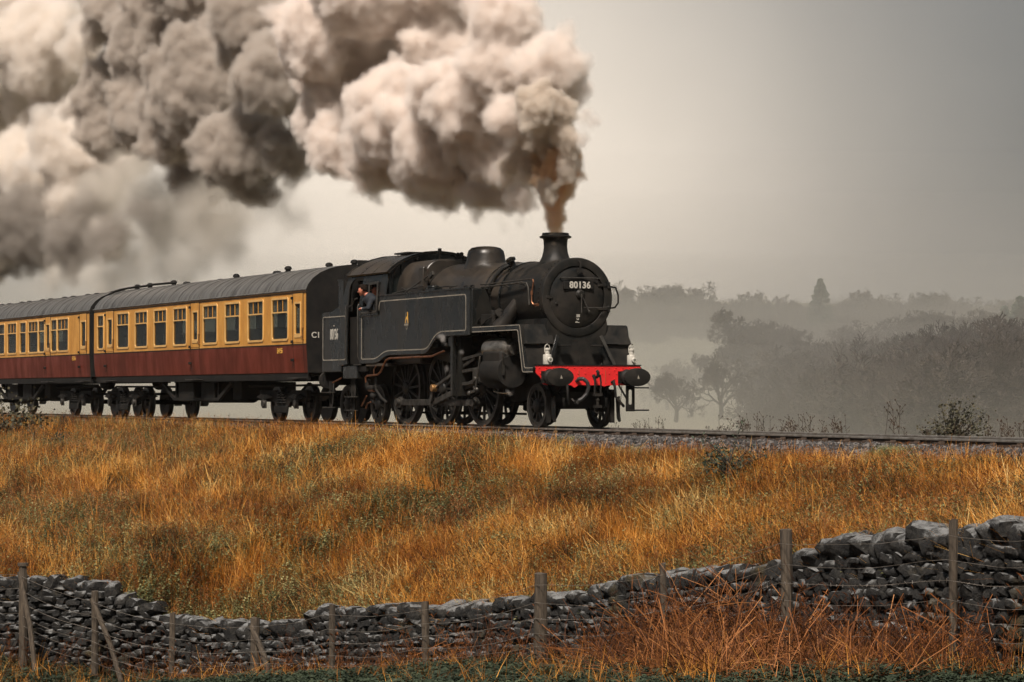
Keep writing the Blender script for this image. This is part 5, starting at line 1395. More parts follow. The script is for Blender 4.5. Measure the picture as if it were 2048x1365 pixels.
PATCHES = ((240, 1010, 75, 28, 420), (255, 950, 45, 20, 260), (330, 1085, 60, 20, 300), (120, 890, 45, 18, 200), (500, 950, 40, 22, 160), (1290, 1130, 95, 30, 500), (1500, 960, 60, 22, 160), (1340, 1000, 40, 22, 120), (1900, 960, 60, 34, 160), (860, 1010, 60, 22, 180), (640, 1100, 50, 20, 140), (1120, 960, 50, 20, 140), (1720, 1000, 60, 24, 180))
rg = random.Random(33)
pS, aS, pL, aL, pR, aR = [], newA(), [], newA(), [], newA()
def put(P, A, p, n, sc, tint, tilt=.15):
    P.append(p); A['rx'].append(rg.gauss(0, tilt)); A['ry'].append(rg.gauss(0, tilt)); A['rz'].append(rg.uniform(0, 6.28)); A['sc'].append(sc); A['tint'].append(clampf(tint)); A['idx'].append(rg.randrange(n))
tries = 0
while len(pS) + len(pL) + len(pR) < 122000 and tries < 1000000:
    tries += 1
    x = rg.uniform(-40, 34); 
    yw = wallat(x)[0]
    y = rg.uniform(yw + .15, -1.75)
    D = depth_of(x, y)
    if rg.random() > min(1, (62 / max(20, D)) ** 2 * .55): continue      # thinner where it is farther and smaller
    z = terrain(x, y)
    if not in_view(x, y, z): continue
    edge = 1 - sstep(-3.7, -2.1, y)         # 0 by the ballast, 1 down the bank
    if y > -2.5 and noise.noise(Vector((x * .6, y * .8, 9))) < .28: continue
    n1 = noise.noise(Vector((x * .33, y * .42, 0))); n2 = noise.noise(Vector((x * 1.1, y * 1.3, 7))); n3 = noise.noise(Vector((x * .16, y * .25, 20)))
    green = n1 * 1.0 + n2 * .75 + n3 * .3 + .10 * sstep(6, 24, x)
    mid_p = clampf(.68 + green * 1.4)
    n4 = noise.noise(Vector((x * .7, y * .9, 40))) - .35 * sstep(-4, -30, x - y * 1.5); n5 = noise.noise(Vector((x * 2.6, y * 2.6, 50)))
    # plants by the ballast: short green turf
    if y > -2.35 or (y > -3.0 and rg.random() < .5):
        put(pL, aL, (x, y, z - .02), 5, rg.uniform(.2, .42), .55 + n2 * .4 + rg.uniform(-.2, .2)); continue
    r_ = rg.random()
    dd_ = Vector((x, y, z)) - CAMP; dz_ = dd_.dot(FW); PX = 1024 + F * dd_.dot(RX_) / dz_; PY = 682.5 - F * dd_.dot(RY_) / dz_
    if r_ < .8 and any(((PX - a_) / b_) ** 2 + ((PY - c_) / d_) ** 2 < 1 for a_, c_, b_, d_, _n in PATCHES): continue
    if r_ < mid_p * .56:
        put(pL, aL, (x, y, z - .02), 5, rg.uniform(.7, 1.15) * (.35 + .65 * edge), .45 + n2 * .5 + rg.uniform(-.3, .35))
    elif r_ < mid_p * .56 + .17 + .18 * clampf(n3 + n2):
        put(pR, aR, (x, y, z - .02), 4, rg.uniform(.6, 1.05) * (.2 + .8 * edge), .4 + n3 * .6 + rg.uniform(-.3, .4))
    elif green < .25 or rg.random() < .55:
        put(pS, aS, (x, y, z - .02), 6, rg.uniform(.65, 1.15) * (.27 + .73 * edge), 0.44 + n2 * .4 + n4 * .7 + n5 * .35 - n3 * .3 + rg.uniform(-.25, .3), tilt=.19)
SV = [clump_straw(i) for i in range(5)] + [clump_straw(9, n=7, h0=.6, h1=.95, w=.009)]
LV = [clump_leafy(i) for i in range(5)]
RV = [clump_rust(i) for i in range(4)]
scatter('dry_grass', pS, SV, None, 'tangled golden dry grass covering the railway bank', 'grass', aS)
scatter('leafy_weeds', pL, LV, None, 'grey green leafy weeds growing through the dry grass', 'weeds', aL)
scatter('rusty_weeds', pR, RV, None, 'rust coloured dead weed stems standing among the grass', 'weeds', aR)
# dark green low patches on the bank
pD, aD = [], newA()
M['darkleaf'] = veg('dark_leaves', [(.016, .026, .016), (.035, .05, .028), (.07, .085, .045)], trans=.15)
DV = [clump_leafy(40 + i, stems=6, h=.28, ll=.07, m=M['darkleaf']) for i in range(4)]
for (px, py, rx_, ry_, n_) in PATCHES:
    for i in range(n_):
        a = rg.uniform(0, 6.28); q = math.sqrt(rg.random()); X_ = px + rx_ * q * math.cos(a); Y_ = py + ry_ * q * math.sin(a)
        d = ray(X_, Y_); t = 20.0
        while t < 95:
            p = CAMP + d * t
            if p.z - .3 < terrain(p.x, p.y) and p.y > wallat(p.x)[0] + .2: break
            t += .25
        if t < 95: put(pD, aD, (p.x, p.y, terrain(p.x, p.y)), 4, rg.uniform(.9, 1.5), rg.uniform(0, 1))
scatter('low_herbs', pD, DV, None, 'dark green patches of low herbs on the bank', 'weeds', aD)
# verge in front of the wall: nettles and moss, broken red stems
pN, aN, pB, aB, pU, aU = [], newA(), [], newA(), [], newA()
NV = [clump_leafy(60 + i, stems=7, h=.20, ll=.06, m=M['darkleaf']) for i in range(4)]
tries = 0
while len(pN) < 17000 and tries < 300000:
    tries += 1
    x = rg.uniform(0, 31); yw, t_, b_ = wallat(x); y = yw - rg.uniform(.35, 5.0); z = terrain(x, y)
    if not in_view(x, y, z, 200): continue
    put(pN, aN, (x, y, z - .02), 4, rg.uniform(.7, 1.3), .45 + noise.noise(Vector((x, y, 0))) * .6 + rg.uniform(-.25, .25))
scatter('nettles', pN, NV, None, 'dark green nettles and moss along the foot of the wall', 'weeds', aN)
def clump_broken(seed, n=6, l=.9):
    rr = random.Random(seed); vs = []; fs = []
    for i in range(n):
        a = rr.uniform(0, 6.28); el = rr.uniform(-.05, .45) if i % 4 else rr.uniform(.6, 1.5)
        d = Vector((math.cos(a) * math.cos(el), math.sin(a) * math.cos(el), math.sin(el))); L_ = l * rr.uniform(.4, 1.1)
        b = Vector((rr.gauss(0, .12), rr.gauss(0, .12), .02)); w = rr.uniform(.005, .010)
        s = d.cross(Vector((0, 0, 1)) if abs(d.z) < .9 else Vector((1, 0, 0))).normalized(); u = s.cross(d); k = len(vs)
        e = b + d * L_ + Vector((0, 0, -.08 * L_))
        for q in (b, (b + e) / 2 + Vector((rr.uniform(-.04, .04), rr.uniform(-.04, .04), .03)), e):
            vs += [q + s * w / 2, q - s * w / 2 + u * w / 3, q - u * w / 2]
        for j in range(2):
            for m_ in range(3): fs.append((k + j * 3 + m_, k + j * 3 + (m_ + 1) % 3, k + (j + 1) * 3 + (m_ + 1) % 3, k + (j + 1) * 3 + m_))
    return mesh_of('broken', vs, fs, M['rust'])
BV = [clump_broken(i) for i in range(5)]
tries = 0
while len(pB) < 900 and tries < 200000:
    tries += 1
    x = rg.uniform(1, 27); yw, t_, b_ = wallat(x); y = yw - (.3 + 2.7 * rg.random() ** 1.4); z = terrain(x, y)
    if not in_view(x, y, z, 200): continue
    d = Vector((x, y, z)) - CAMP; px = 1024 + F * d.dot(ROT @ Vector((1, 0, 0))) / d.dot(FW)
    dens = .10 + 1.0 * math.exp(-((px - 1390) / 125) ** 2) + .12 * math.exp(-((px - 1800) / 260) ** 2) + .12 * math.exp(-((px - 60) / 90) ** 2) + .10 * math.exp(-((px - 700) / 60) ** 2)
    if px < 1100: dens *= .55
    if rg.random() > dens: continue
    put(pB, aB, (x, y, z + rg.uniform(0, .25) + (rg.uniform(0, .65) if 1230 < px < 1620 and y > yw - 1.0 else 0)), 5, rg.uniform(.45, 1.1) * (1.0 if px > 1150 else .6), .34 + rg.uniform(-.34, .5), tilt=.45)
for i in range(1500):       # upright dead stalks right against the wall
    x = rg.uniform(2, 27); yw, t_, b_ = wallat(x); y = yw - rg.uniform(.28, 1.3); z = terrain(x, y)
    if not in_view(x, y, z, 200): continue
    d = Vector((x, y, z)) - CAMP; px = 1024 + F * d.dot(RX_) / d.dot(FW)
    if rg.random() < .12 + .6 * sstep(1150, 1350, px) * (1 - .65 * sstep(1620, 1750, px)): put(pU, aU, (x, y, z), 4, rg.uniform(.6, 1.35), .16 + rg.uniform(-.2, .4), tilt=.28)
scatter('wall_stalks', pU, RV, None, 'thin dark red stalks growing up against the stone wall', 'stems', aU)
scatter('dead_stems', pB, BV, None, 'heap of broken red brown dead stems in front of the fence', 'stems', aB)
# straw tufts standing at the wall foot and orange tufts in the lower corners
pT, aT = [], newA()
for i in range(2600):
    x = rg.uniform(0, 27); yw, t_, b_ = wallat(x); y = yw - rg.uniform(.5, 4.2); z = terrain(x, y)
    if not in_view(x, y, z, 200): continue
    d = Vector((x, y, z)) - CAMP; px = 1024 + F * d.dot(ROT @ Vector((1, 0, 0))) / d.dot(FW)
    dens = .16 + .9 * sstep(1850, 2048, px) + .10 * math.exp(-((px - 1300) / 160) ** 2) + .6 * sstep(120, 0, px)
    if rg.random() < dens: put(pT, aT, (x, y, z), 6, rg.uniform(.4, .8), .35 + rg.uniform(-.3, .35), tilt=.4)
scatter('straw_tufts', pT, SV, None, 'orange straw tufts in the verge before the wall', 'grass', aT)
# grass on the far shoulder of the track
pF, aF = [], newA()
for i in range(3000):
    x = rg.uniform(-60, 26); y = rg.uniform(2.6, 6.5); z = terrain(x, y)
    if noise.noise(Vector((x * .4, y, 0))) < -.1: continue
    put(pF, aF, (x, y, z - .05), 6, rg.uniform(.22, .48), .35 + rg.uniform(-.3, .4))
scatter('far_verge_grass', pF, SV, None, 'thin dry grass along the far edge of the track', 'grass', aF)
# ------------------------------------------------------------------ individual plants
def seed_plant(seed, h, n):
    rr = random.Random(seed); mb = MB()
    for i in range(n):
        b = Vector((rr.gauss(0, .07), rr.gauss(0, .07), 0)); hh = h * rr.uniform(.6, 1.05); ln = Vector((rr.uniform(-.22, .22), rr.uniform(-.22, .22), 1)) * hh
        bend = Vector((rr.uniform(-.06, .06), rr.uniform(-.06, .06), 0))
        mb.tube([b, b + ln * .5 + bend, b + ln], .0055, 4, r1=.003)
        for k in range(rr.randint(3, 7)):
            t = rr.uniform(.55, 1.0); a = rr.uniform(0, 6.28); p = b + ln * t; q = p + Vector((math.cos(a) * .07, math.sin(a) * .07, rr.uniform(.02, .09)))
            mb.tube([p, q], .003, 3); mb.ball(tuple(q), rr.uniform(.007, .012), 6)
        mb.ball(tuple(b + ln), .011, 6)
    return mb
SPM = []
for i in range(5):
    o = seed_plant(i, .62, 4).build('seed_head_plant', M['seed'], None, smooth=0); SPM.append(o.data); bpy.data.objects.remove(o)
spots = [1190, 1215, 1250, 1275, 1305, 1322, 1440, 1452, 1485, 1500, 1520, 1545, 1565, 1580, 1600, 1612, 1628, 1650, 1672, 1690, 1785, 1795, 1840, 1855, 1905, 1925, 1990, 2020, 2030]
for i, px in enumerate(spots):
    p, t = at_y(px, 865, 2.9 + .5 * ((i * 7) % 5) / 5)
    z = terrain(p.x, p.y)
    o = bpy.data.objects.new('seed_head_plant', SPM[i % 5]); COL.objects.link(o); o.location = (p.x, p.y, z - .02); o.rotation_euler.z = i * 1.3
    s = (1.5 if 1430 < px < 1700 else 1.3) * (1.5 if px in (1785,) else 1.25 if px > 1960 else 1)
    o.scale = (s * .75, s * .75, s)
    tag(o, 'dry seed head stems in silhouette beyond the rail, right of the engine', 'weed', 'dry seed head plants on the far side of the track')
def bush(name, label, cat, p, size, seed, m, mt, spiky=False):
    rr = random.Random(seed); t = empty(name, p, label, cat)
    st = MB(); lf = MB(); B = Vector(p)
    for i in range(26 if spiky else 34):
        a = rr.uniform(0, 6.28); el = rr.uniform(.1, 1.4); L_ = size * rr.uniform(.5, 1.0)
        d = Vector((math.cos(a) * math.cos(el), math.sin(a) * math.cos(el), math.sin(el)))
        b = B + Vector((0, 0, .35 + size * rr.uniform(0, .6) if spiky else 0)); pts = [b, b + d * L_ * .5 + Vector((0, 0, .04 * size)), b + d * L_]
        st.tube(pts, .012 * size + .003, 4, r1=.004)
        for k in range(26 if spiky else 60):
            q = pts[0].lerp(pts[2], rr.uniform(.25, 1.05)) + Vector([rr.gauss(0, .07 * size) for _ in range(3)])
            e = Vector([rr.uniform(-1, 1) for _ in range(3)]).normalized(); l = (.07 if spiky else .042) * size * rr.uniform(.6, 1.4); s = e.orthogonal().normalized()
            w = l * (.22 if spiky else .5)
            lf.add([q, q + e * l * .5 + s * w, q + e * l, q + e * l * .5 - s * w], [(0, 1, 2, 3)])
    if spiky: st.tube([B - Vector((0, 0, .1)), B + Vector((0, 0, .4 + size * .6))], .02, 6)
    st.build('stem', M['bark2'], t); lf.build('foliage', m, t, smooth=0)
    return t
def ground_at(px, py, lo=20, hi=110, lift=0.0):
    d = ray(px, py); t = lo
    while t < hi:
        p = CAMP + d * t
        if p.z < terrain(p.x, p.y) + lift and p.y > wallat(p.x)[0] + .1: return Vector((p.x, p.y, terrain(p.x, p.y)))
        t += .1
    return Vector((p.x, p.y, terrain(p.x, p.y)))
M['gorse'] = mat('dark_green_foliage', (.016, .030, .020), (.040, .058, .030), scale=8, rough=.8)
M['bramble'] = mat('bramble_foliage', (.030, .034, .018), (.075, .060, .028), scale=7, rough=.8)
bush('sapling', 'small dark green spiky sapling standing alone on the bank right of the engine', 'sapling', ground_at(1458, 1030), .8, 3, M['gorse'], None, True)
bush('thorn_bush', 'dark thorn bush at the far left end of the track in front of the coach', 'bush', ground_at(12, 905), 1.9, 5, M['bramble'], None)
bush('thorn_bush', 'low dark bush on the bank under the second coach', 'bush', ground_at(125, 925), .85, 6, M['gorse'], None)
bush('bramble_bush', 'arching bramble bush on the far side of the track near the right edge', 'bush', at_y(1900, 868, 3.4)[0] - Vector((0, 0, .25)), .95, 8, M['bramble'], None)
def dead_branch(px, py, h, label):
    p = ground_at(px, py); mb = MB(); rr = random.Random(px)
    def br(b, d, l, r, k):
        e = b + d * l; mb.tube([b, b.lerp(e, .5) + Vector([rr.uniform(-.04, .04) * l for _ in range(3)]), e], r, 5, r1=r * .6)
        if k:
            for s in range(2): br(e, (d + Vector((rr.uniform(-.7, .7), rr.uniform(-.7, .7), rr.uniform(-.1, .4)))).normalized(), l * .62, r * .6, k - 1)
    br(p, Vector((.15, .1, 1)).normalized(), h, .022, 3)
    tag(mb.build('dead_branch', M['wood'], None), label, 'branch')
dead_branch(2022, 1035, .42, 'pale forked dead branch standing in the weeds above the right end of the wall')
dead_branch(60, 930, .5, 'bare forked branch in the grass below the second coach')
# ================================================================== trees in the mist
def tree_mesh(seed, h=10.0, spread=.62, levels=6, trunk=.28, fine=.030, bushy=1.0, r0=None):
    rr = random.Random(seed); tv, tf, cv, cf = [], [], [], []
    def seg(V, Fc, a, b, ra, rb, n):
        d = (b - a); u = d.orthogonal().normalized(); w = d.normalized().cross(u); k = len(V)
        for p, r in ((a, ra), (b, rb)):
            for i in range(n):
                t = 6.2832 * i / n; V.append(p + u * math.cos(t) * r + w * math.sin(t) * r)
        for i in range(n): Fc.append((k + i, k + (i + 1) % n, k + n + (i + 1) % n, k + n + i))
    def grow(p, d, l, r, lev):
        mid = p + d * l * .5 + Vector([rr.gauss(0, .06 * l) for _ in range(3)]); e = p + d * l + Vector([rr.gauss(0, .05 * l) for _ in range(3)])
        big = lev >= levels - 2
        V, Fc = (tv, tf) if big else (cv, cf)
        n = 6 if big else 3
        r2 = max(fine * .5, r * .68)
        seg(V, Fc, p, mid, r, (r + r2) / 2, n); seg(V, Fc, mid, e, (r + r2) / 2, r2, n)
        if lev == 0: return
        kids = 2
        if lev == levels: kids = 4
        for i in range(kids + (1 if lev < levels else 3)):
            side_ = i >= kids
            a = rr.uniform(0, 6.283); s = spread * (rr.uniform(1.1, 1.9) if side_ else rr.uniform(.55, 1.25))
            nd = (d + (d.orthogonal().normalized() * math.cos(a) + d.cross(d.orthogonal().normalized()) * math.sin(a)) * s * 1.25)
            nd.z += .06
            grow(mid.lerp(e, rr.uniform(0, .7)) if side_ else e, nd.normalized(), l * rr.uniform(.60, .80), max(fine * .5, r2 * rr.uniform(.6, .85)), lev - 1)
    L0 = h * trunk
    grow(Vector((0, 0, 0)), Vector((rr.uniform(-.06, .06), rr.uniform(-.06, .06), 1)).normalized(), L0, r0 or h * .022, levels)
    zmax = max(v.z for v in cv)
    k = h / zmax
    def mk(nm, V, Fc, m):
        me = bpy.data.meshes.new(nm); me.from_pydata([tuple(v * k) for v in V], [], Fc); me.materials.append(m); me.update(); return me
    return mk('trunk', tv, tf, M['bark2']), mk('crown', cv, cf, M['bark'])
def place_tree(name, meshes, p, h, h0, label, group, cat='tree', wide=1.0, seed=0):
    t = empty(name, tuple(p), label, cat, group)
    s = h / h0
    for nm, me in zip(('trunk', 'crown'), meshes):
        o = bpy.data.objects.new(nm, me); COL.objects.link(o); o.parent = t; o.scale = (s * wide, s * wide, s); o.rotation_euler.z = seed * 2.1
    return t
TV = [tree_mesh(i, 10, .60, 7, .15, .03, 1.3) for i in (1, 2, 3, 4)]
TV += [tree_mesh(11, 10, .74, 7, .13, .035, 1.4), tree_mesh(12, 10, .78, 7, .13, .035, 1.4)]
TW = [tree_mesh(21 + i, 10, .40, 7, .20, .022, 1.2) for i in range(3)]      # upright woodland trees
rt_ = random.Random(5)
def tree_px(px, top, D, meshes, label, group=None, wide=1.0, base=None, name='bare_tree', seed=0, h=None):
    q = at(px, top, D); zg = terrain(q.x, q.y) if base is None else at(px, base, D).z
    zg = min(zg, q.z - 2)
    return place_tree(name, meshes, (q.x, q.y, zg), q.z - zg, 10.0, label, group, wide=wide, seed=seed)
OUT = [(1480, 868), (1500, 835), (1540, 790), (1580, 745), (1620, 715), (1680, 690), (1750, 675), (1850, 664), (1950, 652), (2060, 640), (2200, 640)]
def outl(x):
    for (a, b), (c, d) in zip(OUT, OUT[1:]):
        if x <= c: return b + (d - b) * (x - a) / (c - a)
    return 640
n = 0
for row, (D, x0, step) in enumerate(((385, 1560, 34), (415, 1530, 32), (445, 1510, 30), (480, 1495, 28))):
    x = x0 + row * 9
    while x < 2120:
        top = outl(x) + rt_.uniform(-6, 16) + (2 - row) * 14
        q = at(x, top, D * (1 - .15 * sstep(1620, 1980, x))); hh = min(22, max(7, q.z - terrain(q.x, q.y)))
        place_tree('bare_tree', (TW + TV[:4])[n % 7], (q.x, q.y, q.z - hh), hh, 10.0, 'bare brown tree in the dense near wood at the right of the valley', 'bare trees of the near wood', wide=rt_.uniform(.85, 1.25), seed=n)
        n += 1; x += step * rt_.uniform(.8, 1.2)
# undergrowth filling the wood: one mass
ug = []; au = newA()
BRV = []
for i in range(4):
    rr = random.Random(70 + i); vs = []; fs = []
    for k in range(110):
        b = Vector((rr.gauss(0, .5), rr.gauss(0, .5), 0)); blade(vs, fs, rr, b, rr.uniform(.8, 2.2), rr.uniform(0, .35), .022, seg=2)
    me = mesh_of('brush', vs, fs, M['bark']); BRV.append(me)
for i in range(3800):
    x = rt_.uniform(1500, 2120); D = rt_.uniform(370, 470) * (1 - .15 * sstep(1620, 1980, x))
    t_ = outl(x); d0 = at(x, t_ + rt_.uniform(110, 330), D); zt = terrain(d0.x, d0.y)
    zz = min(d0.z, zt + 7)
    ug.append((d0.x, d0.y, max(zz, zt - .5)))
    for k in ('rx', 'ry'): au[k].append(rt_.gauss(0, .12))
    au['rz'].append(rt_.uniform(0, 6)); au['sc'].append(rt_.uniform(.8, 1.5)); au['tint'].append(.5); au['idx'].append(rt_.randrange(4))
scatter('wood_undergrowth', ug, BRV, None, 'brown tangle of twigs filling the near wood', 'undergrowth', au)
tree_px(1600, 676, 540, TV[4], 'bare spreading tree with an arched crown just behind the near wood', wide=1.25, seed=1)
tree_px(1555, 700, 530, TV[1], 'smaller bare tree at the left shoulder of the arched tree behind the wood', wide=1.1, seed=2)
tree_px(1665, 690, 550, TV[2], 'bare tree at the right shoulder of the arched tree behind the wood', wide=1.1, seed=3)
tree_px(1442, 704, 420, TV[0], 'lone bare tree with a forked trunk standing in the pale field', wide=.9, seed=4, base=838)
tree_px(1352, 742, 420, TV[3], 'faint small bare tree with a slanting trunk nearest to the engine', wide=.9, seed=5, base=845)
tree_px(1462, 613, 560, TV[4], 'round crowned bare tree in the mist above the field', wide=.95, seed=6, base=715)
tree_px(1530, 640, 560, TV[5], 'broad bare tree in the mist right of the round crowned one', wide=.95, seed=7, base=720)
tree_px(1590, 655, 570, TV[4], 'lower bare tree in the mist at the end of the middle group', wide=.95, seed=8, base=725)
tree_px(1400, 705, 520, TV[5], 'small bare tree low in the mist left of the lone field tree', wide=1.1, seed=9, base=745)
mids = [(1335, 722, 640), (1375, 716, 660), (1505, 636, 600), (1555, 648, 590), (1625, 668, 520), (1500, 668, 520), (1680, 650, 600), (1730, 640, 620), (1790, 628, 640), (1850, 618, 650), (1910, 620, 640), (1970, 616, 620), (1545, 690, 450), (1640, 700, 440)]
for i, (px, top, D) in enumerate(mids):
    q = at(px, top, D); hh = 13
    place_tree('bare_tree', TV[(i * 5) % 6], (q.x, q.y, q.z - hh), hh, 10.0, 'misty round crowned tree between the near wood and the ridge', 'misty trees between the near wood and the ridge', wide=1.15, seed=i)
# far row on the ridge
far = [(1235, 560), (1262, 600), (1290, 578), (1318, 570), (1345, 566), (1372, 562), (1402, 585), (1425, 600), (1455, 602), (1480, 596), (1505, 580), (1530, 600), (1568, 588), (1600, 604), (1672, 600), (1700, 604), (1722, 576), (1745, 584), (1775, 604), (1800, 600), (1825, 590), (1850, 583), (1875, 582), (1900, 592), (1925, 604), (1960, 612), (1985, 602), (2008, 598)]
for i, (px, top) in enumerate(far):
    D = 1150 + (i * 37) % 110
    q = at(px, top, D); hh = 21 + (i % 3) * 2
    place_tree('bare_tree', TV[i % 6], (q.x, q.y, q.z - hh), hh, 10.0, 'pale bare tree in the row along the misty ridge', 'pale trees along the misty ridge', wide=1.0 + (i % 4) * .1, seed=i)
def conifer(px, top, D, hh, label, seed):
    q = at(px, top, D); p = Vector((q.x, q.y, q.z - hh)); t = empty('conifer_tree', tuple(p), label, 'tree'); rr = random.Random(seed)
    MB().cyl(p, p + Vector((0, 0, hh * .98)), .3, .03, n=8).build('trunk', M['bark2'], t)
    mb = MB()
    for k in range(34):
        f = k / 33; z = hh * (.12 + .86 * f); R_ = hh * .30 * (1 - f) ** .75 + .3
        for i in range(11):
            a = rr.uniform(0, 6.28); r = R_ * rr.uniform(.7, 1.12); d = Vector((math.cos(a), math.sin(a), rr.uniform(-.15, .25))); s = Vector((-d.y, d.x, 0))
            b = p + Vector((0, 0, z))
            for m_ in range(5):
                c = b + d * r * (m_ + .4) / 5; w = (.75 - .1 * m_) * hh / 20
                mb.add([c - s * w - Vector((0, 0, .5)), c + d * w * 1.6, c + s * w - Vector((0, 0, .4)), c + Vector((0, 0, .45))], [(0, 1, 3), (1, 2, 3)])
    mb.build('crown', M['needle'], t, smooth=0)
conifer(1641, 557, 900, 19, 'dark conifer rising above the misty ridge row', 1)
conifer(2040, 592, 620, 20, 'dark evergreen at the right edge of the ridge', 2)
conifer(2010, 612, 640, 17, 'second dark evergreen beside the one at the right edge', 3)
tree_px(2075, 606, 600, TV[2], 'bare tree just off the dark evergreens at the right edge', seed=4, base=720)
# shrubs massed along the ridge and the slope below it: one far-off wood
us = []; au = newA()
for i in range(2600):
    x = rt_.uniform(1200, 2100); D = rt_.choice((1180, 1120, 1000, 880, 720))
    t0 = {1180: 612, 1120: 618, 1000: 640, 880: 655, 720: 690}[D]
    if D < 900 and x < 1480: continue
    p = at(x, t0 + 14 + 20 * noise.noise(Vector((x * .012, D, 0))) + 9 * noise.noise(Vector((x * .05, D, 3))) + rt_.uniform(0, 26), D)
    us.append(tuple(p))
    for k in ('rx', 'ry'): au[k].append(rt_.gauss(0, .3))
    au['rz'].append(rt_.uniform(0, 6)); au['sc'].append(rt_.uniform(2.0, 4.0)); au['tint'].append(.5); au['idx'].append(rt_.randrange(4))
scatter('distant_woodland', us, BRV, None, 'distant misty woodland covering the slopes across the valley', 'woodland', au)
# ================================================================== smoke
def smoke_mat(name, col, dens, aniso=0.0, col2=None, scale=.8):
    m = bpy.data.materials.new(name); m.use_nodes = True; nt = m.node_tree
    for n in list(nt.nodes):
        if n.type != 'OUTPUT_MATERIAL': nt.nodes.remove(n)
    out = nt.nodes[0]
    v = nt.nodes.new('ShaderNodeVolumePrincipled'); v.inputs['Color'].default_value = (*col, 1); v.inputs['Density'].default_value = dens; v.inputs['Anisotropy'].default_value = aniso
    if col2:
        g = nt.nodes.new('ShaderNodeNewGeometry'); nz = nt.nodes.new('ShaderNodeTexNoise'); nz.inputs['Scale'].default_value = scale; nz.inputs['Detail'].default_value = 2
        cr = nt.nodes.new('ShaderNodeValToRGB'); e = cr.color_ramp.elements; e[0].position = .40; e[1].position = .62; e[0].color = (*col, 1); e[1].color = (*col2, 1)
        nt.links.new(g.outputs['Position'], nz.inputs['Vector']); nt.links.new(nz.outputs['Fac'], cr.inputs[0]); nt.links.new(cr.outputs[0], v.inputs['Color'])
    nt.links.new(v.outputs[0], out.inputs['Volume'])
    return m
def smoke(name, blobs, material, label, seed=3, voxel=.075, band=.35, amps=(.62, .26, .10), scales=(1.1, 2.6, 6.0), warp=.5, kids=14, spread=.6, puff=1.0, klo=.25, khi=.5):
    rr = random.Random(seed); vs = []; rs = []
    for b in blobs:
        x, y, r = b[:3]; Y = rr.uniform(-spread, spread) * (r / 60) + (b[3] if len(b) > 3 else 0)
        p, t = at_y(x, y, Y); q = r * t / F * puff
        vs.append(p); rs.append(q)
        for k in range(kids):
            d = Vector([rr.gauss(0, 1) for _ in range(3)]).normalized()
            vs.append(p + d * q * rr.uniform(.6, .95)); rs.append(q * rr.uniform(klo, khi))
    me = bpy.data.meshes.new(name); me.from_pydata(vs, [], [])
    a = me.attributes.new('rad', 'FLOAT', 'POINT'); a.data.foreach_set('value', rs)
    ob = bpy.data.objects.new(name, me); COL.objects.link(ob)
    g = bpy.data.node_groups.new(name, 'GeometryNodeTree')
    g.interface.new_socket('Geometry', in_out='INPUT', socket_type='NodeSocketGeometry'); g.interface.new_socket('Geometry', in_out='OUTPUT', socket_type='NodeSocketGeometry')
    N = g.nodes; L = g.links; gi = N.new('NodeGroupInput'); go = N.new('NodeGroupOutput')
    mp = N.new('GeometryNodeMeshToPoints'); na = N.new('GeometryNodeInputNamedAttribute'); na.data_type = 'FLOAT'; na.inputs[0].default_value = 'rad'
    L.new(gi.outputs[0], mp.inputs[0]); L.new(na.outputs[0], mp.inputs['Radius'])
    pv = N.new('GeometryNodePointsToVolume'); pv.resolution_mode = 'VOXEL_SIZE'; pv.inputs['Voxel Size'].default_value = voxel * 1.5
    L.new(mp.outputs[0], pv.inputs['Points']); L.new(na.outputs[0], pv.inputs['Radius'])
    vm_ = N.new('GeometryNodeVolumeToMesh'); vm_.inputs['Threshold'].default_value = .3; L.new(pv.outputs[0], vm_.inputs[0])
    sp = N.new('GeometryNodeSetPosition'); L.new(vm_.outputs[0], sp.inputs[0]); nrm = N.new('GeometryNodeInputNormal'); ps = N.new('GeometryNodeInputPosition')
    nz = N.new('ShaderNodeTexNoise'); nz.inputs['Scale'].default_value = 1.5; nz.inputs['Detail'].default_value = 4
    wa = N.new('ShaderNodeVectorMath'); wa.operation = 'MULTIPLY_ADD'; wa.inputs[1].default_value = (warp, warp, warp)
    L.new(nz.outputs['Color'], wa.inputs[0]); L.new(ps.outputs[0], wa.inputs[2]); tot = None
    for sc_, am in zip(scales, amps):
        v = N.new('ShaderNodeTexVoronoi'); v.inputs['Scale'].default_value = sc_; L.new(wa.outputs[0], v.inputs['Vector'])
        m = N.new('ShaderNodeMath'); m.operation = 'MULTIPLY_ADD'; m.inputs[1].default_value = -am; m.inputs[2].default_value = am * .4; L.new(v.outputs['Distance'], m.inputs[0])
        if tot is None: tot = m.outputs[0]
        else:
            ad = N.new('ShaderNodeMath'); L.new(tot, ad.inputs[0]); L.new(m.outputs[0], ad.inputs[1]); tot = ad.outputs[0]
    vs_ = N.new('ShaderNodeVectorMath'); vs_.operation = 'SCALE'; L.new(nrm.outputs[0], vs_.inputs[0]); L.new(tot, vs_.inputs['Scale']); L.new(vs_.outputs[0], sp.inputs['Offset'])
    mv = N.new('GeometryNodeMeshToVolume'); mv.resolution_mode = 'VOXEL_SIZE'; mv.inputs['Voxel Size'].default_value = voxel; mv.inputs['Interior Band Width'].default_value = band; mv.inputs['Density'].default_value = 1
    sm = N.new('GeometryNodeSetMaterial'); sm.inputs['Material'].default_value = material
    L.new(sp.outputs[0], mv.inputs[0]); L.new(mv.outputs[0], sm.inputs[0]); L.new(sm.outputs[0], go.inputs[0])
    me.materials.append(material)
    md = ob.modifiers.new('billows', 'NODES'); md.node_group = g
    return tag(ob, label, 'smoke', kind='stuff')
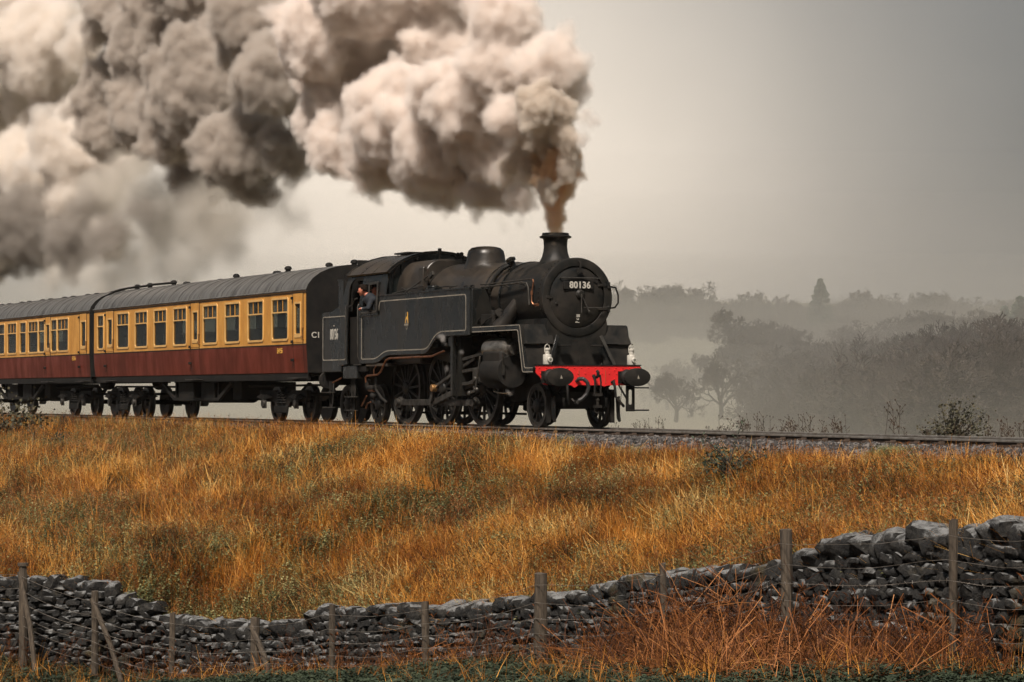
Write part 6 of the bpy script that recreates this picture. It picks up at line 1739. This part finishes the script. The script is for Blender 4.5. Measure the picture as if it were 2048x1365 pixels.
smoke('brown_smoke', [(1111, 468, 22), (1111, 452, 26), (1110, 432, 31), (1106, 400, 33), (1112, 368, 46), (1088, 352, 38), (1126, 328, 46), (1090, 300, 48)],
      smoke_mat('brown_smoke', (.955, .78, .58), 10), 'orange brown smoke shooting out of the chimney', seed=1, voxel=.032, band=.07, amps=(.14, .14, .09), scales=(2.6, 5.5, 11), warp=.3, spread=.2, kids=24, klo=.15, khi=.45)
smoke('dark_smoke', [(1088, 262, 62, -.5), (1075, 215, 58, -.7), (1120, 225, 44, -.5), (1052, 300, 42, -.4), (1130, 275, 36, -.5), (1080, 165, 46, -.8), (1140, 312, 30, -.3), (1046, 255, 36, -.5), (1068, 342, 42, -.4), (1136, 348, 30, -.3), (1095, 385, 34, -.3), (1020, 330, 34, -.5)],
      smoke_mat('dark_smoke', (.86, .80, .73), 12), 'dark churning smoke in the rising column', seed=2, voxel=.038, band=.09, amps=(.2, .2, .13), scales=(2.0, 4.5, 9), warp=.5, spread=.3, kids=30, klo=.15, khi=.4)
smoke('steam_cloud', [(1100, 140, 84), (1015, 40, 88), (1110, 100, 50), (1168, 232, 30), (1190, 240, 16), (990, -50, 100), (965, 190, 88, -1.1), (925, 265, 70, -1.1), (1010, 235, 58, -.9), (880, 190, 80, -1.0), (960, 320, 56, -1.0), (1040, 150, 60, -.6), (820, 290, 60, -1.0), (740, 250, 66, -1.0), (1150, 190, 40), (1160, 280, 26), (1140, 330, 30),
      (985, 330, 88), (1010, 385, 50), (955, 200, 112), (880, 285, 108), (900, 110, 122), (800, 235, 120), (775, 90, 124), (705, 190, 110), (672, 290, 76), (760, 325, 74), (850, 370, 54), (640, 250, 66), (650, 70, 112), (950, 395, 44), (800, 360, 40), (730, -40, 130), (900, -50, 130), (1160, 150, 30), (1185, 262, 14), (960, 375, 62), (900, 390, 48), (1025, 325, 66), (840, 330, 70), (760, 300, 84), (1035, 250, 60), (1000, 120, 90), (1040, 395, 44), (700, 120, 110)],
      smoke_mat('steam_cloud', (.975, .925, .885), 10), 'bright billowing steam and smoke cloud trailing from the chimney', seed=3, voxel=.05, amps=(.26, .26, .16), scales=(1.3, 3.0, 6.5), band=.18, kids=30, klo=.16, khi=.42)
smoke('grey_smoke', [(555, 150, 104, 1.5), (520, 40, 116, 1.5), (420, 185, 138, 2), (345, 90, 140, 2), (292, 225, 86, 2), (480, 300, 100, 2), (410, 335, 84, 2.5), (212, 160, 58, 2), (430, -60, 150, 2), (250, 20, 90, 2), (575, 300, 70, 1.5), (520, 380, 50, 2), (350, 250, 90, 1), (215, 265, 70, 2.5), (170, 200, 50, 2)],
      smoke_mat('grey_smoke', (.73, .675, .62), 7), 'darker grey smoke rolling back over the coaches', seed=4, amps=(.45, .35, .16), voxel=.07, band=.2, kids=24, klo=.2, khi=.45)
smoke('pale_smoke', [(95, 100, 118, 3), (30, 20, 150, 3), (120, 300, 84, 3), (55, 345, 104, 3), (150, 395, 86, 3), (80, 480, 70, 3), (0, 440, 92, 3), (215, 470, 66, 3), (-80, 300, 150, 3), (-60, 100, 150, 3), (185, 330, 60, 3), (-60, 460, 110, 3), (170, 90, 60, 4), (190, 400, 80, 4), (240, 320, 70, 4), (160, 250, 70, 4), (120, 200, 80, 4.5), (60, 215, 70, 4.5), (0, 200, 90, 5)],
      smoke_mat('pale_smoke', (.955, .915, .87), 5), 'pale older smoke drifting at the left above the second coach', seed=5, voxel=.085, band=.4, amps=(.6, .4, .18), scales=(.8, 1.9, 4), kids=22, klo=.2, khi=.45)
smoke('shaded_low_smoke', [(40, 455, 92, 1), (140, 490, 72, 1), (215, 470, 56, 1), (70, 520, 50, 1), (-60, 480, 110, 1), (170, 410, 50, 1.5), (290, 420, 50, 1.5), (20, 380, 50, 1.5)],
      smoke_mat('shaded_low_smoke', (.52, .48, .44), 4.5), 'underside of the older smoke at the far left, its shade put into a darker grey', seed=11, voxel=.085, band=.55, amps=(.6, .4, .18), scales=(.9, 2.0, 4), kids=20, klo=.2, khi=.45)  # smoke lying in shadow: the shade is put into its dark colour
smoke('thin_smoke', [(100, 560, 60, 3), (330, 545, 70, 3), (450, 475, 76, 3), (560, 435, 66, 3), (200, 565, 66, 3), (430, 420, 112, 3), (550, 415, 74, 3), (330, 430, 104, 3), (250, 380, 92, 3), (470, 500, 62, 3), (380, 520, 70, 3), (250, 520, 70, 3), (620, 415, 40, 2), (560, 470, 44, 3), (120, 540, 60, 3)],
      smoke_mat('thin_smoke', (.86, .82, .76), 1.9), 'thin veil of smoke hanging low over the front coach', seed=6, voxel=.12, band=1.3, amps=(1.2, .5, .15), scales=(.7, 1.6, 3.5))
smoke('smoke_wisps', [(880, 425, 22), (905, 450, 15), (935, 445, 18), (960, 430, 24), (1000, 440, 26), (1030, 455, 20), (850, 410, 24), (870, 470, 9), (1045, 490, 10), (1050, 430, 22), (750, 375, 24), (715, 385, 20)],
      smoke_mat('smoke_wisps', (.90, .85, .78), 1.3), 'thin wisps of smoke hanging below the cloud behind the chimney', seed=7, voxel=.05, band=.4, amps=(.45, .25, .12), scales=(1.6, 3.6, 8), warp=.9)
smoke('steam_wisps', [(885, 675, 12, -1.35), (893, 690, 8, -1.35), (925, 705, 9, -1.3), (893, 740, 12, -1.2), (1018, 788, 9, -1.45), (1028, 783, 7, -1.45), (1010, 782, 6, -1.45)],
      smoke_mat('steam_wisps', (.96, .93, .9), 5), 'small wisps of steam leaking around the motion', seed=8, voxel=.03, band=.16, amps=(.16, .1, .05), scales=(3, 7, 14), warp=.35, spread=.05)
# ================================================================== mist
hz = MB().box(-4300, 1200, -70, 3700, -16, 230).build('haze', None, None, smooth=0) if 0 else None
def volume_box(name, lim, col, dens, aniso, label):
    me = bpy.data.meshes.new(name); mb = MB().box(*lim); me.from_pydata(mb.v, [], mb.f)
    m = bpy.data.materials.new(name); m.use_nodes = True; nt = m.node_tree
    for n in list(nt.nodes):
        if n.type != 'OUTPUT_MATERIAL': nt.nodes.remove(n)
    v = nt.nodes.new('ShaderNodeVolumePrincipled'); v.inputs['Color'].default_value = (*col, 1); v.inputs['Density'].default_value = dens; v.inputs['Anisotropy'].default_value = aniso
    nt.links.new(v.outputs[0], nt.nodes[0].inputs['Volume']); me.materials.append(m)
    o = bpy.data.objects.new(name, me); COL.objects.link(o); o['kind'] = 'stuff'; o['label'] = label
    return o
volume_box('haze', (-1990, 890, -66, 1790, -26, 110), (.98, .96, .93), .00015, .6, 'pale haze in the air of the valley')
c_ = at(1150, 788, 780); tilt = Matrix.Rotation(rad(-26 + 0), 3, 'Z')
m_ = bpy.data.materials.new('mist_bank'); m_.use_nodes = True; nt_ = m_.node_tree
for n_ in list(nt_.nodes):
    if n_.type != 'OUTPUT_MATERIAL': nt_.nodes.remove(n_)
v_ = nt_.nodes.new('ShaderNodeVolumePrincipled'); v_.inputs['Color'].default_value = (.98, .96, .93, 1); v_.inputs['Density'].default_value = .00056; v_.inputs['Anisotropy'].default_value = .5
nt_.links.new(v_.outputs[0], nt_.nodes[0].inputs['Volume'])
m2_ = m_.copy(); m2_.node_tree.nodes['Principled Volume'].inputs['Density'].default_value = .00028
for hz_, rx2_, dx_ in ((9, 600, 0), (14, 640, 0), (20, 610, -20), (26, 620, 30), (33, 590, 50), (42, 600, 40), (52, 620, 20), (62, 610, 30)):      # the bank thins out upwards
    mm = MB().lathe([(max(1e-3, math.cos(math.pi * (k / 40 - .5))), math.sin(math.pi * (k / 40 - .5))) for k in range(41)], (0, 0, 0), (0, 0, 1), 96)
    mv_ = [tuple(Vector((c_.x - dx_, c_.y, -8)) + tilt @ Vector((v[0] * rx2_, v[1] * 900, v[2] * hz_))) for v in mm.v]
    me = bpy.data.meshes.new('mist_bank'); me.from_pydata(mv_, [], mm.f); me.materials.append(m_ if hz_ < 50 else m2_)
    o_ = bpy.data.objects.new('mist_bank', me); COL.objects.link(o_); tag(o_, 'bank of mist lying in the valley behind the train', 'mist', kind='stuff')
